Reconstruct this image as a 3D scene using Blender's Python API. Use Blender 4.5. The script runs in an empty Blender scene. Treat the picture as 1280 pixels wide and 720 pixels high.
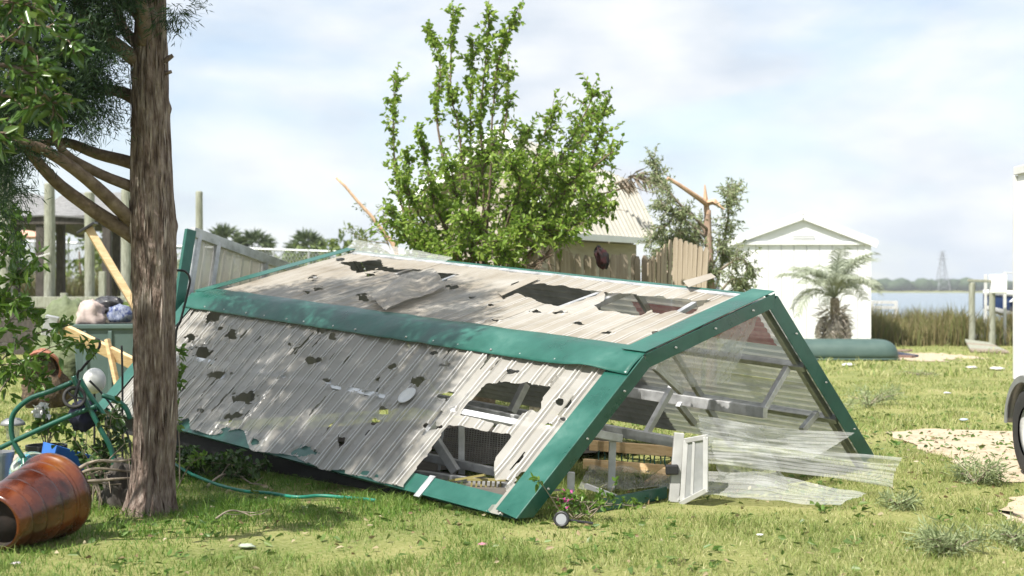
import bpy, bmesh, math, random
import numpy as np
from mathutils import Vector, Matrix, noise

SC = bpy.context.scene
COL = SC.collection
R = math.radians

# ------------------------------------------------------------------ camera, sky, sun, exposure
FPX, HZ, CH = 1758.0, 362.0, 1.5          # focal length in photo pixels, horizon row, eye height
cam_d = bpy.data.cameras.new('camera')
cam = bpy.data.objects.new('camera', cam_d)
COL.objects.link(cam)
cam.location = (0, 0, CH)
cam.rotation_euler = (R(90), 0, 0)
cam_d.sensor_width = 36.0
cam_d.lens = 36.0 * FPX / 1280.0
cam_d.shift_y = (HZ - 360.0) / 1280.0
cam_d.clip_start = 0.05
cam_d.clip_end = 6000
cam_d.dof.use_dof = True
cam_d.dof.focus_distance = 10.2
cam_d.dof.aperture_fstop = 2.6
SC.camera = cam

SUN_DIR = Vector((0.66, 0.68, -1.40)).normalized()      # the way the light travels
SUN_EL = math.asin(-SUN_DIR.z)
SUN_AZ = math.atan2(-SUN_DIR.x, -SUN_DIR.y)             # compass angle of the sun from +Y towards +X

wd = bpy.data.worlds.new('World')
SC.world = wd
wd.use_nodes = True
nt = wd.node_tree
nt.nodes.clear()
n_out = nt.nodes.new('ShaderNodeOutputWorld')
n_bg = nt.nodes.new('ShaderNodeBackground')
n_sky = nt.nodes.new('ShaderNodeTexSky')
n_sky.sky_type = 'NISHITA'
n_sky.sun_disc = False
n_sky.sun_elevation = SUN_EL
n_sky.sun_rotation = SUN_AZ
n_sky.air_density = 1.0
n_sky.dust_density = 0.6
n_tc = nt.nodes.new('ShaderNodeTexCoord')
n_map = nt.nodes.new('ShaderNodeMapping')
n_map.inputs['Scale'].default_value = (1.0, 1.0, 2.7)
n_map.inputs['Location'].default_value = (0.35, 0.1, 0.43)
n_no = nt.nodes.new('ShaderNodeTexNoise')
n_no.inputs['Scale'].default_value = 5.2
n_no.inputs['Detail'].default_value = 8
n_no.inputs['Roughness'].default_value = 0.52
n_no.inputs['Distortion'].default_value = 0.4
n_r1 = nt.nodes.new('ShaderNodeValToRGB')               # how much cloud covers the blue
n_r1.color_ramp.elements[0].position = 0.34
n_r1.color_ramp.elements[0].color = (0.48, 0.48, 0.48, 1)
n_r1.color_ramp.elements[1].position = 0.56
n_r1.color_ramp.elements[1].color = (1, 1, 1, 1)
n_no2 = nt.nodes.new('ShaderNodeTexNoise')
n_no2.inputs['Scale'].default_value = 7.5
n_no2.inputs['Detail'].default_value = 5
n_r2 = nt.nodes.new('ShaderNodeValToRGB')               # cloud brightness, grey undersides to white
n_r2.color_ramp.elements[0].position = 0.36
n_r2.color_ramp.elements[0].color = (4.0, 4.45, 5.05, 1)
n_r2.color_ramp.elements[1].position = 0.62
n_r2.color_ramp.elements[1].color = (5.55, 5.72, 5.9, 1)
n_mix = nt.nodes.new('ShaderNodeMixRGB')
L = nt.links.new
L(n_tc.outputs['Generated'], n_map.inputs['Vector'])
L(n_map.outputs['Vector'], n_no.inputs['Vector'])
L(n_map.outputs['Vector'], n_no2.inputs['Vector'])
L(n_no.outputs['Fac'], n_r1.inputs['Fac'])
L(n_no2.outputs['Fac'], n_r2.inputs['Fac'])
L(n_r1.outputs['Color'], n_mix.inputs['Fac'])
L(n_sky.outputs['Color'], n_mix.inputs['Color1'])
L(n_r2.outputs['Color'], n_mix.inputs['Color2'])
L(n_mix.outputs['Color'], n_bg.inputs['Color'])
n_bg.inputs['Strength'].default_value = 0.075
L(n_bg.outputs['Background'], n_out.inputs['Surface'])

sun_d = bpy.data.lights.new('sun', 'SUN')
sun_d.energy = 3.6
sun_d.angle = R(0.6)
sun_d.color = (1.0, 0.955, 0.88)
sun = bpy.data.objects.new('sun', sun_d)
COL.objects.link(sun)
sun.location = (-20, -40, 60)
sun.rotation_euler = SUN_DIR.to_track_quat('-Z', 'Y').to_euler()

vs = SC.view_settings
vs.view_transform = 'Standard'
vs.look = 'None'
vs.exposure = 1.28
vs.gamma = 1.0
vs.use_curve_mapping = False
SC.render.engine = 'CYCLES'
SC.cycles.use_denoising = True
SC.cycles.max_bounces = 8
SC.cycles.transparent_max_bounces = 16
SC.cycles.volume_bounces = 0
SC.cycles.caustics_reflective = False
SC.cycles.caustics_refractive = False

rnd = random.Random(11)
nr = np.random.default_rng(11)

# ------------------------------------------------------------------ helpers
def W(x, y, d):                     # photo pixel at a distance -> point of the place
    return Vector((d * (x - 640) / FPX, d, CH - (y - HZ) * d / FPX))
def PX(p):                          # the other way round
    return 640 + FPX * p[0] / p[1], HZ - FPX * (p[2] - CH) / p[1]
def GX(x, y):                       # pixel of a point on level ground
    return W(x, y, CH * FPX / (y - HZ))
def WX(x, d, z=0.0):                # column of the photo, distance, height
    return Vector((d * (x - 640) / FPX, d, z))

ORI = {}
def org(o):
    return ORI.get(o.name, Vector((0, 0, 0))) if o else Vector((0, 0, 0))

def tag(o, label=None, cat=None, group=None, kind=None):
    if label: o['label'] = label
    if cat: o['category'] = cat
    if group: o['group'] = group
    if kind: o['kind'] = kind
    return o
def thing(name, label, cat, loc, group=None):
    o = bpy.data.objects.new(name, None)
    o.empty_display_size = 0.1
    COL.objects.link(o)
    o.location = loc
    ORI[o.name] = Vector(loc)
    return tag(o, label, cat, group)

def frame_of(d, up=Vector((0, 0, 1))):
    d = Vector(d).normalized()
    s = d.cross(up)
    if s.length < 1e-4:
        s = d.cross(Vector((1, 0, 0)))
    s.normalize()
    return d, s, s.cross(d).normalized()

class MB:
    def __init__(s):
        s.v = []; s.f = []
    def add(s, vs_, fs):
        b = len(s.v)
        s.v += [Vector(p) for p in vs_]
        s.f += [tuple(i + b for i in f) for f in fs]
        return s
    def box(s, c, size, m=None):
        c = Vector(c); a, b_, h = [x / 2 for x in size]
        vs_ = [Vector((x, y, z)) for x in (-a, a) for y in (-b_, b_) for z in (-h, h)]
        if m is not None: vs_ = [m @ p for p in vs_]
        return s.add([c + p for p in vs_], [(0, 1, 3, 2), (4, 6, 7, 5), (0, 4, 5, 1), (2, 3, 7, 6), (0, 2, 6, 4), (1, 5, 7, 3)])
    def bar(s, p, q, w, h, up=(0, 0, 1)):
        p, q = Vector(p), Vector(q)
        d, sd, u = frame_of(q - p, Vector(up))
        vs_ = [e + sd * (a * w / 2) + u * (b * h / 2) for e in (p, q) for a in (-1, 1) for b in (-1, 1)]
        return s.add(vs_, [(0, 1, 3, 2), (4, 6, 7, 5), (0, 4, 5, 1), (2, 3, 7, 6), (0, 2, 6, 4), (1, 5, 7, 3)])
    def tube(s, pts, rads, n=8, cap=True):
        pts = [Vector(p) for p in pts]
        if not hasattr(rads, '__len__'): rads = [rads] * len(pts)
        d0 = (pts[1] - pts[0]).normalized()
        _, sd, u = frame_of(d0)
        b = len(s.v)
        for i, p in enumerate(pts):
            d = (pts[min(i + 1, len(pts) - 1)] - pts[max(i - 1, 0)]).normalized()
            sd = (sd - d * sd.dot(d))
            if sd.length < 1e-5: _, sd, _u = frame_of(d)
            sd.normalize(); u = d.cross(sd)
            for k in range(n):
                a = 2 * math.pi * k / n
                s.v.append(p + (sd * math.cos(a) + u * math.sin(a)) * rads[i])
        for i in range(len(pts) - 1):
            for k in range(n):
                k2 = (k + 1) % n
                s.f.append((b + i * n + k, b + i * n + k2, b + (i + 1) * n + k2, b + (i + 1) * n + k))
        if cap:
            s.f.append(tuple(b + k for k in reversed(range(n))))
            e = b + (len(pts) - 1) * n
            s.f.append(tuple(e + k for k in range(n)))
        return s
    def lathe(s, prof, n=32, m=None, cap=False):
        m = m or Matrix()
        b = len(s.v)
        for r, z in prof:
            for k in range(n):
                a = 2 * math.pi * k / n
                s.v.append(m @ Vector((r * math.cos(a), r * math.sin(a), z)))
        for i in range(len(prof) - 1):
            for k in range(n):
                k2 = (k + 1) % n
                s.f.append((b + i * n + k, b + i * n + k2, b + (i + 1) * n + k2, b + (i + 1) * n + k))
        if cap:
            s.f.append(tuple(b + k for k in reversed(range(n))))
            e = b + (len(prof) - 1) * n
            s.f.append(tuple(e + k for k in range(n)))
        return s
    def poly(s, pts, thick):          # flat polygon with thickness (thick is a vector)
        n = len(pts); t = Vector(thick)
        vs_ = [Vector(p) for p in pts] + [Vector(p) + t for p in pts]
        fs = [tuple(range(n))[::-1], tuple(range(n, 2 * n))]
        fs += [(i, (i + 1) % n, n + (i + 1) % n, n + i) for i in range(n)]
        return s.add(vs_, fs)
    def grid(s, fn, nu, nv, keep=None):
        b = len(s.v)
        for j in range(nv + 1):
            for i in range(nu + 1):
                s.v.append(Vector(fn(i / nu, j / nv)))
        w = nu + 1
        for j in range(nv):
            for i in range(nu):
                q = (b + j * w + i, b + j * w + i + 1, b + (j + 1) * w + i + 1, b + (j + 1) * w + i)
                if keep is None or keep((s.v[q[0]] + s.v[q[2]]) / 2): s.f.append(q)
        return s
    def build(s, name, mat, parent=None, smooth=False, bevel=0, drop=False, solid=0):
        o_ = org(parent)
        if drop:
            used = sorted({i for f in s.f for i in f}); mp = {i: k for k, i in enumerate(used)}
            vv = [s.v[i] - o_ for i in used]; ff = [tuple(mp[i] for i in f) for f in s.f]
        else:
            vv = [p - o_ for p in s.v]; ff = s.f
        me = bpy.data.meshes.new(name)
        me.from_pydata([tuple(p) for p in vv], [], ff)
        return finish(name, me, mat, parent, smooth, bevel, solid)

def finish(name, me, mat, parent=None, smooth=False, bevel=0, solid=0):
    me.materials.append(mat)
    if smooth: me.polygons.foreach_set('use_smooth', [True] * len(me.polygons))
    me.update()
    o = bpy.data.objects.new(name, me)
    COL.objects.link(o)
    if parent:
        o.parent = parent
        ORI[o.name] = org(parent)
    if solid:
        md = o.modifiers.new('solid', 'SOLIDIFY'); md.thickness = solid; md.offset = 0
    if bevel:
        md = o.modifiers.new('bevel', 'BEVEL'); md.width = bevel; md.segments = 2; md.limit_method = 'ANGLE'
        md.angle_limit = R(40)
    return o

def npmesh(name, verts, faces, mat, parent=None, smooth=False):
    verts = np.asarray(verts, dtype=np.float32).reshape(-1, 3) - np.array(org(parent), dtype=np.float32)
    faces = np.asarray(faces, dtype=np.int32)
    k = faces.shape[1]; nf = faces.shape[0]
    me = bpy.data.meshes.new(name)
    me.vertices.add(len(verts)); me.vertices.foreach_set('co', verts.ravel())
    me.loops.add(nf * k); me.loops.foreach_set('vertex_index', faces.ravel())
    me.polygons.add(nf)
    me.polygons.foreach_set('loop_start', np.arange(0, nf * k, k, dtype=np.int32))
    me.update(calc_edges=True)
    return finish(name, me, mat, parent, smooth)

def copy_tree(o, parent=None):
    c = o.copy(); COL.objects.link(c); c.parent = parent
    for ch in o.children: copy_tree(ch, c)
    return c

# ------------------------------------------------------------------ materials
def nodes(name):
    m = bpy.data.materials.new(name); m.use_nodes = True
    t = m.node_tree; t.nodes.clear()
    return m, t, t.nodes.new, t.links.new
def ramp(new, stops):
    r = new('ShaderNodeValToRGB'); e = r.color_ramp.elements
    e[0].position, e[0].color = stops[0][0], (*stops[0][1], 1)
    e[1].position, e[1].color = stops[-1][0], (*stops[-1][1], 1)
    for p, c in stops[1:-1]:
        x = e.new(p); x.color = (*c, 1)
    return r
def mat(name, stops, scale=6, stretch=(1, 1, 1), rough=0.6, bump=0.0, bscale=None, bdist=0.01, metal=0.0, spec=0.5,
        translucent=0.0, transparent=0.0, detail=6, island=0.0, coat=0.0, coords='Object', rough2=None):
    if not isinstance(stops[0], (tuple, list)): stops = [stops, tuple(c * 0.75 for c in stops)]
    if not isinstance(stops[0][1], (tuple, list)):
        n_ = len(stops); stops = [(0.3 + 0.4 * i / max(1, n_ - 1), c) for i, c in enumerate(stops)]
    m, t, new, lk = nodes(name)
    out = new('ShaderNodeOutputMaterial'); p = new('ShaderNodeBsdfPrincipled')
    tc = new('ShaderNodeTexCoord'); mp = new('ShaderNodeMapping'); mp.inputs['Scale'].default_value = stretch
    lk(tc.outputs[coords], mp.inputs['Vector'])
    no = new('ShaderNodeTexNoise'); no.inputs['Scale'].default_value = scale; no.inputs['Detail'].default_value = detail
    no.inputs['Roughness'].default_value = 0.62
    lk(mp.outputs['Vector'], no.inputs['Vector'])
    rp = ramp(new, stops)
    if island:
        ge = new('ShaderNodeNewGeometry'); mx = new('ShaderNodeMix'); mx.data_type = 'FLOAT'
        mx.inputs[0].default_value = island
        lk(no.outputs['Fac'], mx.inputs[2]); lk(ge.outputs['Random Per Island'], mx.inputs[3])
        lk(mx.outputs[0], rp.inputs['Fac'])
    else:
        lk(no.outputs['Fac'], rp.inputs['Fac'])
    lk(rp.outputs['Color'], p.inputs['Base Color'])
    p.inputs['Roughness'].default_value = rough; p.inputs['Metallic'].default_value = metal
    p.inputs['Specular IOR Level'].default_value = spec
    if coat:
        p.inputs['Coat Weight'].default_value = coat; p.inputs['Coat Roughness'].default_value = 0.12
    if rough2 is not None:
        mr = new('ShaderNodeMapRange'); mr.inputs['From Min'].default_value = 0.3; mr.inputs['From Max'].default_value = 0.7
        mr.inputs['To Min'].default_value = rough; mr.inputs['To Max'].default_value = rough2
        lk(no.outputs['Fac'], mr.inputs['Value']); lk(mr.outputs['Result'], p.inputs['Roughness'])
    if bump:
        bn = new('ShaderNodeTexNoise'); bn.inputs['Scale'].default_value = bscale or scale * 4; bn.inputs['Detail'].default_value = 5
        lk(mp.outputs['Vector'], bn.inputs['Vector'])
        bp = new('ShaderNodeBump'); bp.inputs['Strength'].default_value = bump; bp.inputs['Distance'].default_value = bdist
        lk(bn.outputs['Fac'], bp.inputs['Height']); lk(bp.outputs['Normal'], p.inputs['Normal'])
    sh = p.outputs['BSDF']
    if translucent:
        tr = new('ShaderNodeBsdfTranslucent'); lk(rp.outputs['Color'], tr.inputs['Color'])
        ms = new('ShaderNodeMixShader'); ms.inputs['Fac'].default_value = translucent
        lk(sh, ms.inputs[1]); lk(tr.outputs['BSDF'], ms.inputs[2]); sh = ms.outputs['Shader']
    if transparent:
        tp = new('ShaderNodeBsdfTransparent'); tp.inputs['Color'].default_value = (0.95, 0.96, 0.96, 1)
        ms = new('ShaderNodeMixShader'); ms.inputs['Fac'].default_value = transparent
        lk(sh, ms.inputs[1]); lk(tp.outputs['BSDF'], ms.inputs[2]); sh = ms.outputs['Shader']
    lk(sh, out.inputs['Surface'])
    return m
def leafmat(name, cols, rough=0.45, translucent=0.35, spec=0.4):
    n_ = len(cols)
    m = mat(name, [(i / max(1, n_ - 1), c) for i, c in enumerate(cols)], scale=1.2, rough=rough, spec=spec,
            translucent=translucent, island=0.75)
    return m

# ------------------------------------------------------------------ the setting: ground, sand, water, far shore
def smooth(a, b, x):
    t = min(1.0, max(0.0, (x - a) / (b - a))); return t * t * (3 - 2 * t)
def shore(x):
    return 47 + 85 * smooth(4, -6, x) + 2.5 * math.sin(x * 0.31) + 1.2 * math.sin(x * 1.1)
def gz(x, y):
    z = 0.018 * (noise.noise(Vector((x * 0.5, y * 0.5, 3.1)))) + 0.008 * noise.noise(Vector((x * 2.1, y * 2.1, 7.7)))
    if y > 40:
        s = shore(x)
        z -= 1.3 * smooth(s - 3, s + 3, y)
        z += 2.6 * smooth(960, 1000, y)
    return z

M_ground = None
def ground_material():
    m, t, new, lk = nodes('lawn_soil')
    out = new('ShaderNodeOutputMaterial'); p = new('ShaderNodeBsdfPrincipled')
    tc = new('ShaderNodeTexCoord')
    n1 = new('ShaderNodeTexNoise'); n1.inputs['Scale'].default_value = 0.9; n1.inputs['Detail'].default_value = 8
    n2 = new('ShaderNodeTexNoise'); n2.inputs['Scale'].default_value = 26; n2.inputs['Detail'].default_value = 6
    n2.inputs['Roughness'].default_value = 0.75
    for n_ in (n1, n2): lk(tc.outputs['Object'], n_.inputs['Vector'])
    r1 = ramp(new, [(0.30, (0.085, 0.125, 0.028)), (0.46, (0.155, 0.185, 0.050)), (0.60, (0.26, 0.255, 0.095)), (0.78, (0.36, 0.32, 0.17))])
    r2 = ramp(new, [(0.3, (0.075, 0.095, 0.026)), (0.5, (0.24, 0.245, 0.095)), (0.7, (0.42, 0.38, 0.22))])
    mx = new('ShaderNodeMixRGB'); mx.inputs['Fac'].default_value = 0.5
    lk(n1.outputs['Fac'], r1.inputs['Fac']); lk(n2.outputs['Fac'], r2.inputs['Fac'])
    lk(r1.outputs['Color'], mx.inputs['Color1']); lk(r2.outputs['Color'], mx.inputs['Color2'])
    lk(mx.outputs['Color'], p.inputs['Base Color'])
    p.inputs['Roughness'].default_value = 0.95; p.inputs['Specular IOR Level'].default_value = 0.1
    bp = new('ShaderNodeBump'); bp.inputs['Strength'].default_value = 0.8; bp.inputs['Distance'].default_value = 0.02
    lk(n2.outputs['Fac'], bp.inputs['Height']); lk(bp.outputs['Normal'], p.inputs['Normal'])
    lk(p.outputs['BSDF'], out.inputs['Surface'])
    return m

def axis(segs):
    r = []
    for a, b, n in segs: r += list(np.linspace(a, b, n, endpoint=False))
    return r + [segs[-1][1]]
xs = axis([(-1250, -60, 14), (-60, -8, 26), (-8, 9, 56), (9, 60, 26), (60, 1250, 14)])
ys = axis([(-25, 4, 6), (4, 22, 60), (22, 60, 38), (60, 150, 20), (150, 950, 12), (950, 1005, 8), (1005, 1300, 4)])
g = MB()
for y in ys:
    for x in xs: g.v.append(Vector((x, y, gz(x, y))))
nx = len(xs)
g.f = [(j * nx + i, j * nx + i + 1, (j + 1) * nx + i + 1, (j + 1) * nx + i) for j in range(len(ys) - 1) for i in range(nx - 1)]
tag(g.build('ground', ground_material(), smooth=True), kind='structure')

m_sand = mat('pale_sand', [(0.3, (0.34, 0.27, 0.19)), (0.5, (0.42, 0.345, 0.25)), (0.7, (0.49, 0.415, 0.31))], scale=5, rough=0.95, bump=0.6, bscale=40, bdist=0.012, spec=0.15)
def inpoly(x, y, P):
    c = False; j = len(P) - 1
    for i in range(len(P)):
        if (P[i][1] > y) != (P[j][1] > y) and x < (P[j][0] - P[i][0]) * (y - P[i][1]) / (P[j][1] - P[i][1]) + P[i][0]: c = not c
        j = i
    return c
def sand(name, pix, edge=0.10, n=140):
    P = [GX(*p) for p in pix]
    pts = []
    for i in range(len(P)):
        a, b = P[i], P[(i + 1) % len(P)]
        k = max(2, int((b - a).length / 0.09))
        for j in range(k):
            q = a.lerp(b, j / k)
            q.x += edge * noise.noise(q * 2.3) + edge * 0.6 * noise.noise(q * 7)
            q.y += edge * 2.0 * noise.noise(q * 2.1 + Vector((9, 9, 9))) + edge * noise.noise(q * 6 + Vector((5, 1, 9)))
            pts.append(q)
    bm = bmesh.new()
    vsb = [bm.verts.new((q.x, q.y, 0)) for q in pts]
    f = bm.faces.new(vsb)
    bmesh.ops.triangulate(bm, faces=[f])
    for _ in range(3): bmesh.ops.subdivide_edges(bm, edges=[e for e in bm.edges if e.calc_length() > 0.25], cuts=1, use_grid_fill=False)
    bmesh.ops.triangulate(bm, faces=bm.faces[:])
    for v in bm.verts: v.co.z = gz(v.co.x, v.co.y) + 0.010 + 0.006 * noise.noise(v.co * 3)
    bm.faces.ensure_lookup_table(); bm.normal_update()
    if bm.faces[0].normal.z < 0: bmesh.ops.reverse_faces(bm, faces=bm.faces[:])
    me = bpy.data.meshes.new(name); bm.to_mesh(me); bm.free()
    o = finish(name, me, m_sand, smooth=True)
    tag(o, kind='structure')
    return [(q.x, q.y) for q in pts]
SANDS = [sand('sand_path', [(1108, 541), (1160, 538), (1225, 539), (1300, 540), (1420, 560), (1420, 596), (1262, 603), (1228, 596), (1190, 578), (1150, 562)]),
         sand('sand_strip', [(1118, 443.5), (1160, 441.5), (1205, 444), (1222, 447), (1200, 451), (1150, 452), (1120, 450)], edge=0.5),
         sand('bare_soil', [(1246, 640), (1275, 620), (1330, 612), (1420, 640), (1400, 668), (1290, 662)], edge=0.08)]
def on_sand(x, y):                 # x, y arrays
    r_ = np.zeros(len(x), bool)
    for P in SANDS:
        A = np.array(P); lo, hi = A.min(0), A.max(0)
        idx = np.where((x > lo[0]) & (x < hi[0]) & (y > lo[1]) & (y < hi[1]))[0]
        if not len(idx): continue
        px_, py_ = x[idx], y[idx]; c = np.zeros(len(idx), bool)
        B = np.roll(A, 1, axis=0)
        for (ax_, ay_), (bx_, by_) in zip(A, B):
            if ay_ == by_: continue
            c ^= ((ay_ > py_) != (by_ > py_)) & (px_ < (bx_ - ax_) * (py_ - ay_) / (by_ - ay_) + ax_)
        r_[idx] |= c
    return r_

# water
m, t, new, lk = nodes('river_water')
out = new('ShaderNodeOutputMaterial'); p = new('ShaderNodeBsdfPrincipled')
p.inputs['Base Color'].default_value = (0.15, 0.20, 0.24, 1); p.inputs['Roughness'].default_value = 0.22
p.inputs['IOR'].default_value = 1.33
tc = new('ShaderNodeTexCoord'); mp = new('ShaderNodeMapping'); mp.inputs['Scale'].default_value = (0.5, 1.4, 1)
no = new('ShaderNodeTexNoise'); no.inputs['Scale'].default_value = 1.1; no.inputs['Detail'].default_value = 5
bp = new('ShaderNodeBump'); bp.inputs['Strength'].default_value = 0.9; bp.inputs['Distance'].default_value = 0.25
lk(tc.outputs['Object'], mp.inputs['Vector']); lk(mp.outputs['Vector'], no.inputs['Vector'])
lk(no.outputs['Fac'], bp.inputs['Height']); lk(bp.outputs['Normal'], p.inputs['Normal']); lk(p.outputs['BSDF'], out.inputs['Surface'])
w_ = MB(); w_.grid(lambda u, v: (-1240 + 2480 * u, 40 + 940 * v, -0.62), 40, 30)
tag(w_.build('river', m), kind='structure')

# far shore wood, one mass of crowns
m_farwood = leafmat('far_pine_wood', [(0.020, 0.045, 0.018), (0.035, 0.065, 0.026), (0.05, 0.08, 0.035)], translucent=0.05, rough=0.8)
vv = []; ff = []
def lumps(cx, cy, cz, r, h, seed):
    b = len(vv)
    for i in range(5):
        ph = math.pi * (i / 4)
        for k in range(7):
            a = 2 * math.pi * (k + 0.5 * (i % 2)) / 7
            q = Vector((math.sin(ph) * math.cos(a), math.sin(ph) * math.sin(a), -math.cos(ph)))
            s_ = 1 + 0.35 * noise.noise(q * 1.7 + Vector((seed, seed * 0.7, 0)))
            vv.append((cx + q.x * r * s_, cy + q.y * r * s_, cz + q.z * h * s_))
    for i in range(4):
        for k in range(7):
            ff.append((b + i * 7 + k, b + i * 7 + (k + 1) % 7, b + (i + 1) * 7 + (k + 1) % 7, b + (i + 1) * 7 + k))
for i in range(900):
    x = rnd.uniform(-620, 760)
    yb = rnd.choice([990, 1000, 1012, 1030]) + rnd.uniform(-4, 4)
    hgt = rnd.uniform(2.6, 4.3) * (1 + 0.25 * noise.noise(Vector((x * 0.012, 0, 0))))
    lumps(x, yb, 1.0 + hgt * 0.9, rnd.uniform(4, 8), hgt, i * 1.37)
o = npmesh('far_wood', vv, ff, m_farwood)
tag(o, 'low dark pine wood along the far river bank', 'wood', kind='stuff')

# ------------------------------------------------------------------ grass of the lawn
def blades(name, P, h, wdt, lean, mt, seg=2, label=None, cat=None, parent=None, kind='stuff'):
    """P (n,3) roots; h, wdt (n,), lean (n,) sideways bend at the tip"""
    n_ = len(P)
    a = nr.uniform(0, 2 * np.pi, n_); b = nr.uniform(0, 2 * np.pi, n_)
    side = np.stack([np.cos(a), np.sin(a), np.zeros(n_)], 1); ld = np.stack([np.cos(b), np.sin(b), np.zeros(n_)], 1)
    up = np.array([0, 0, 1.0])
    vs_ = []
    for f_, ww in ((0, 1.0), (0.55, 0.8)):
        c = P + up * (h * f_)[:, None] + ld * (lean * h * f_ * f_)[:, None]
        vs_ += [c - side * (wdt * ww / 2)[:, None], c + side * (wdt * ww / 2)[:, None]]
    tip = P + up * (h * (1 - 0.25 * lean))[:, None] + ld * (lean * h)[:, None]
    V = np.stack(vs_ + [tip], 1).reshape(-1, 3)
    base = (np.arange(n_) * 5)[:, None]
    F_ = np.concatenate([base + np.array([[0, 1, 3]]), base + np.array([[0, 3, 2]]), base + np.array([[2, 3, 4]])], 0)
    o_ = npmesh(name, V, F_, mt, parent)
    tag(o_, label, cat, kind=kind)
    return o_

def lawn_mat():
    m, t, new, lk = nodes('grass_blades')
    out = new('ShaderNodeOutputMaterial'); p = new('ShaderNodeBsdfPrincipled'); tc = new('ShaderNodeTexCoord')
    no = new('ShaderNodeTexNoise'); no.inputs['Scale'].default_value = 1.1; no.inputs['Detail'].default_value = 9
    no.inputs['Roughness'].default_value = 0.65
    lk(tc.outputs['Object'], no.inputs['Vector'])
    ge = new('ShaderNodeNewGeometry'); mx = new('ShaderNodeMix'); mx.data_type = 'FLOAT'; mx.inputs[0].default_value = 0.45
    lk(no.outputs['Fac'], mx.inputs[2]); lk(ge.outputs['Random Per Island'], mx.inputs[3])
    dry = ramp(new, [(0.14, (0.085, 0.155, 0.028)), (0.36, (0.190, 0.260, 0.060)), (0.54, (0.310, 0.340, 0.115)), (0.72, (0.46, 0.44, 0.215)), (0.90, (0.62, 0.57, 0.37))])
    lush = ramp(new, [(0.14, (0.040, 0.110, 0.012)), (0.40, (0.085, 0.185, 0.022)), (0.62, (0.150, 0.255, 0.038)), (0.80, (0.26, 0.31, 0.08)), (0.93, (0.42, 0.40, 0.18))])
    lk(mx.outputs[0], dry.inputs['Fac']); lk(mx.outputs[0], lush.inputs['Fac'])
    # thicker, greener turf round the juniper, paler away from it
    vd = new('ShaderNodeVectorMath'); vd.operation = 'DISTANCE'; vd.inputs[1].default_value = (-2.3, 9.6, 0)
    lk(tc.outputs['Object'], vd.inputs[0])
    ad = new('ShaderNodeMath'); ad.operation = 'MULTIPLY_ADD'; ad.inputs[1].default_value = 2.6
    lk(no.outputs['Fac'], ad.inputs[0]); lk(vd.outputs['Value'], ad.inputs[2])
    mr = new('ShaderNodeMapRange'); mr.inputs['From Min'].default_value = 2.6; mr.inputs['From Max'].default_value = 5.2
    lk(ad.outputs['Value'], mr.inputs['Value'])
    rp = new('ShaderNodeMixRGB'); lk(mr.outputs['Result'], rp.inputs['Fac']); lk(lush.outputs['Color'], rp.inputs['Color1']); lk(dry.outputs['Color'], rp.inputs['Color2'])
    lk(rp.outputs['Color'], p.inputs['Base Color'])
    p.inputs['Roughness'].default_value = 0.5; p.inputs['Specular IOR Level'].default_value = 0.3
    tr = new('ShaderNodeBsdfTranslucent'); lk(rp.outputs['Color'], tr.inputs['Color'])
    ms = new('ShaderNodeMixShader'); ms.inputs['Fac'].default_value = 0.35
    lk(p.outputs['BSDF'], ms.inputs[1]); lk(tr.outputs['BSDF'], ms.inputs[2]); lk(ms.outputs['Shader'], out.inputs['Surface'])
    return m
M_grass = lawn_mat()
def scatter(n_, d0, d1, mx0=-700, mx1=700, power=1.0):
    """uniform over the ground between distances d0 and d1, a little wider than the view"""
    d = np.sqrt(nr.uniform(d0 * d0, d1 * d1, n_)) if power == 1.0 else nr.uniform(d0, d1, n_)
    x = nr.uniform(mx0, mx1, n_) / FPX * d
    return np.stack([x, d], 1)
def lawn(n_, d0, d1, hmin, hmax, wid, name, power=1.0):
    xy = scatter(n_, d0, d1, -760, 760, power)
    sd_ = on_sand(xy[:, 0], xy[:, 1])
    q = np.array([noise.noise(Vector((x * 1.3, y * 1.3, 0.5))) + 0.6 * noise.noise(Vector((x * 4.1, y * 4.1, 4.5))) for x, y in xy])
    rr_ = nr.random(len(xy))
    keep = np.where(sd_, rr_ < 0.02 + 0.45 * np.clip(q - 0.15, 0, 1), rr_ < 0.70 + 0.75 * q)
    hs = np.where(sd_, 0.6, 1.0 + 1.0 * q + 0.5 * (q > 0.45))[keep]
    hs = np.clip(hs, 0.35, 2.4); xy = xy[keep]
    hs *= 1 + 0.55 * np.exp(-((xy[:, 0] + 2.3) ** 2 + (xy[:, 1] - 9.4) ** 2) / 6.0)
    P = np.array([(x, y, gz(x, y) - 0.004) for x, y in xy])
    h = nr.uniform(hmin, hmax, len(P)) * hs
    blades(name, P, h, nr.uniform(0.6, 1.3, len(P)) * wid, nr.uniform(0.2, 1.5, len(P)), M_grass, label='short yellow green lawn grass', cat='grass')
lawn(210000, 6.6, 13.5, 0.022, 0.062, 0.0046, 'lawn_grass')
lawn(90000, 13.5, 24, 0.03, 0.07, 0.010, 'lawn_grass', power=2)
lawn(40000, 24, 48, 0.04, 0.10, 0.025, 'lawn_grass', power=2)

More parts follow.
